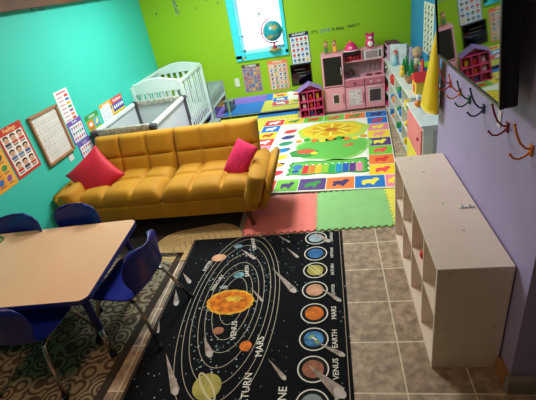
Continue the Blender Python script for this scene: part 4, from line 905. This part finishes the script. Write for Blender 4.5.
def d_mul(b, w, h, z):
    header(b, w, h, z, (225, 70, 60), 'Numbers', .26); b.rect(-w / 2, -h * .12, w / 2, h * .24, z, col(80, 80, 170)); b.rect(-w / 2, -h / 2, w / 2, -h * .12, z, col(235, 210, 50)); grid_icons(b, -w * .46, -h * .1, w * .46, h * .22, 5, 1, z + .0003, [(255, 255, 255)]); grid_icons(b, -w * .46, -h * .46, w * .46, -h * .14, 5, 1, z + .0003, [(80, 120, 60), (120, 80, 60)])
paper('poster', on_teal(4.33, .765, .0012), .26, .24, col(225, 70, 60), 'red, blue and yellow striped chart nearest the crib', 'poster', d_mul)
# green wall posters
def d_num(b, w, h, z):
    header(b, w, h, z, (96, 66, 40), 'NUMBERS', .11); grid_icons(b, -w * .46, -h * .47, w * .46, h * .37, 5, 6, z, PAL, ((150, 120, 130), (110, 120, 170), (190, 150, 120)), .3)
paper('poster', on_green(-1.115, .565, .002), .265, .395, col(170, 150, 145), 'small busy chart with brown header, left below the window', 'poster', d_num, rot=R(-1))
def d_op(b, w, h, z):
    header(b, w, h, z, (240, 130, 80), 'ANIMALS', .09); grid_icons(b, -w * .44, -h * .47, w * .44, h * .38, 4, 6, z, PAL, ((225, 225, 225), (205, 210, 190)), .3)
paper('poster', on_green(-.73, .56, .002), .285, .41, col(232, 160, 110), 'chart with orange border and picture rows, right below the window', 'poster', d_op, rot=R(-.5))
def d_alp(b, w, h, z):
    header(b, w, h, z, (30, 40, 80), 'ALPHABET', .11); b.rect(-w * .47, -h * .48, w * .47, h * .38, z, col(215, 225, 228)); grid_icons(b, -w * .44, -h * .46, w * .44, h * .37, 4, 5, z + .0003, PAL, None, .34)
paper('poster', on_green(-.385, .875, .003), .265, .41, col(60, 80, 110), 'alphabet chart with navy header right of the globe', 'poster', d_alp, rot=R(.5))
paper('wall_switch_plate', on_green(-1.345, .535, .002), .07, .12, col(220, 225, 200), 'white outlet plate on the green wall left of the brown headed chart', 'outlet', thick=.008)
def d_blue(b, w, h, z):
    grid_icons(b, -w * .44, -h * .47, w * .44, h * .47, 3, 8, z, [(90, 130, 90), (120, 100, 80), (90, 90, 110)], ((235, 235, 215), (200, 215, 200)), .3)
paper('poster', on_right(XR2, 4.76, 1.03, .002), .46, .52, col(225, 228, 215), 'pale chart of small picture rows on the blue alcove wall', 'poster', d_blue)
# writing and stickers on the green wall
wt = M('lettering_dark', (40, 70, 30), .6); wb = M('lettering_blue', (110, 150, 170), .6)
def word(t, x, z, sz, m, label, rot=0):
    b = B(); b.text(t, 0, 0, 0, sz, m, depth=.0008); tag(put(b.build('wall_lettering'), on_green(x, z, .0025) @ TR(rz=rot)), label, 'lettering')
word("IT'S", -.17, 1.05, .055, wt, 'first dark word of the lettering line on the green wall')
word('LOVE', -.03, 1.05, .058, wb, 'pale blue second word of the lettering line on the green wall')
word('A little', .14, 1.052, .058, wt, 'dark middle words of the lettering line on the green wall')
word('PARTY', .345, 1.055, .052, wt, 'last dark word of the lettering line on the green wall')
for i, (x, z, s_, lb) in enumerate(((-2.28, 1.60, .018, 'leftmost small dark insect sticker on the green wall'), (-1.715, 1.585, .016, 'small brown insect sticker midway along the green wall'), (-1.55, 1.66, .014, 'small dark insect sticker at the top of the picture'), (-1.40, 1.60, .016, 'small dark insect sticker near the window frame'))):
    b = B(); m = M('decal_dark') if i != 1 else M('decal_brown', (150, 110, 50), .6)
    b.disc(0, 0, s_ * .5, s_, 0, m); b.disc(-s_ * .6, s_ * .3, s_ * .6, s_ * .35, .0005, M('decal_tan', (150, 170, 70), .6), rot=.5); b.disc(s_ * .6, s_ * .3, s_ * .6, s_ * .35, .0005, M('decal_tan'), rot=-.5)
    tag(put(b.build('wall_sticker'), on_green(x, z, .003)), lb, 'sticker')
b = B()
for i in range(8):
    b.ring(.012 * math.sin(i * 1.3), -.10 + i * .03, .028, .022, .006, .0004 * (i % 2), M('decal_grey', (110, 130, 110), .6) if i % 2 else M('decal_pale', (170, 190, 150), .6), seg=14)
    b.disc(.015 * math.cos(i * 2), -.10 + i * .03, .012, .008, .001, M('decal_dark'), rot=i)
tag(put(b.build('wall_sticker'), on_green(-1.985, 1.66, .003)), 'tall grey twisted vine sticker at the top of the green wall', 'sticker')

# ------------------------------------------------------------------ television
def tv():
    x, ya, yb, z0, z1 = .595, 1.455, 2.425, 1.258, 1.82
    yc = (ya + yb) / 2; w = yb - ya; h = z1 - z0
    T = on_right(x, yc, z0, 0) @ TR(rx=R(5.37), ry=R(-.98))
    r = empty('television', T, 'black flat television mounted on the lilac wall above the hooks', 'television')
    b = B(); b.box((0, h / 2, -.027), (w, h, .05), M('tv_casing', (12, 12, 14), .35), bev=.01); b.box((0, h / 2 - .05, -.055), (w * .8, h * .6, .03), M('tv_casing'), bev=.01); b.build('casing', r)
    b = B(); m = M('tv_screen_glass', (120, 125, 128), .03, 1.0, var=0)
    b.rect(-w / 2 + .012, .012, w / 2 - .02, h - .012, .0005, m); b.build('screen', r)
    b = B(); bz = M('tv_bezel', (14, 14, 16), .25)
    b.box((0, .006, .0), (w, .012, .012), M('tv_bezel_grey', (70, 66, 70), .3), bev=.002); b.box((0, h - .006, 0), (w, .012, .012), bz, bev=.002); b.box((-w / 2 + .006, h / 2, 0), (.012, h, .012), bz, bev=.002); b.box((w / 2 - .01, h / 2, .002), (.02, h, .014), bz, bev=.005); b.build('bezel', r)
    b = B(); b.box((0, h / 2, -.075), (.3, .2, .04), M('tv_casing')); b.build('wall_mount', r)
tv()
paper('price_tag', on_right(XR, 1.70, 1.13, .002), .035, .07, col(225, 215, 225), 'white paper tag on the lilac wall below the television\'s near corner', 'tag')

# ------------------------------------------------------------------ wall hooks
def hook(y, z, m, label):
    T = on_right(XR, y, z, 0)
    r = empty('coat_hook', T, label, 'hook', 'coloured coat hooks on the lilac wall')
    b = B(); b.box((0, 0, .004), (.026, .042, .008), m, bev=.003); b.cyl((0, .012, .009), .004, .003, steel, seg=10); b.cyl((0, -.012, .009), .004, .003, steel, seg=10); b.build('plate', r)
    b = B(); b.tube([(0, .004, .006), (0, .008, .022), (-.004, .028, .040), (-.008, .060, .054), (-.012, .096, .064)], .0042, m); b.ell((-.012, .097, .064), (.0055, .0055, .0055), m); b.build('upper_prong', r)
    b = B(); b.tube([(0, -.008, .006), (0, -.022, .018), (-.002, -.033, .036), (-.004, -.030, .054), (-.006, -.014, .068)], .0042, m); b.ell((-.006, -.013, .068), (.0055, .0055, .0055), m); b.build('lower_prong', r)
HK = [((451, 86), M('hook_red', (190, 50, 60), .4), 'red coat hook next to the yellow smock'), ((460, 93), M('hook_orange', (240, 130, 60), .4), 'orange coat hook second from the yellow smock'),
      ((470.5, 99), M('hook_green', (30, 100, 70), .4), 'green coat hook between the orange and navy ones'), ((484, 106), M('hook_navy', (40, 60, 100), .4), 'navy blue coat hook'),
      ((508.5, 126), M('hook_maroon', (150, 30, 50), .4), 'maroon coat hook below the near end of the television'), ((533, 149.5), M('hook_tangerine', (230, 130, 40), .4), 'orange coat hook nearest the right picture edge')]
HY = [(2.43, 1.09), (2.24, 1.095), (2.08, 1.10), (1.885, 1.115), (1.615, 1.125), (1.40, 1.118)]
for (p, m, lb), (y, z) in zip(HK, HY): hook(y, z, m, lb)

# ------------------------------------------------------------------ yellow smock hanging at the end of the lilac wall
def smock():
    b = B(); m = M('yellow_vinyl', (240, 205, 20), .4, var=.08, scale=4); nu, nv = 24, 14; rows = []
    for j in range(nv + 1):
        t = j / nv; row = []
        for i in range(nu):
            a = 2 * PI * i / nu; ra = .012 + .14 * t; rb = .010 + .038 * t ** .8; f = 1 + .06 * math.sin(5 * a) * t
            row.append(b.vs([(rb * math.sin(a) * f, ra * math.cos(a) * f + .12 * t, -.50 * t)])[0])
        rows.append(row)
    for a, c in zip(rows, rows[1:]):
        for i in range(nu): b.f([a[i], a[(i + 1) % nu], c[(i + 1) % nu], c[i]], m, True)
    b.f(rows[0], m); b.f(rows[-1][::-1], m)
    b.tube([(0, 0, 0), (0, -.01, .03), (.02, 0, .05)], .004, m)
    tag(put(b.build('smock'), TR(.63, 2.575, 1.37)), 'yellow vinyl smock hanging at the far end of the lilac wall', 'smock')
smock()

# small toys scattered through the open shelf bays
k = 0
for i in range(4):
    for j in range(3):
        if (i, j) in ((3, 2), (2, 2)): continue
        for q in range(2):
            m, cn = ((grn, 'green'), (org, 'orange'), (redp, 'red'), (yel, 'yellow'), (blu, 'blue'), (wh, 'white'), (hot, 'pink'))[(k * 3 + j) % 7]
            b = B(); kind = ('ball', 'block', 'cup')[k % 3]
            if k % 3 == 0: b.ell((0, 0, .03), (.03, .03, .03), m)
            elif k % 3 == 1: b.box((0, 0, .03), (.06, .06, .06), m, bev=.006)
            else: b.lathe([(.022, 0), (.026, .01), (.032, .07), (.028, .07)], m, seg=14)
            tag(put(b.build('toy_' + kind), TR(.735, 3.74 + 1.96 * (i + .36 + .3 * q) / 4, SZ[j] + .001)),
                '%s toy %s, %s of two, %s shelf, %s bay from near end' % (cn, kind, ('nearer', 'farther')[q], names[j], ('first', 'second', 'third', 'fourth')[i]), 'toy', 'small toys in the toy shelf bays')
            k += 1
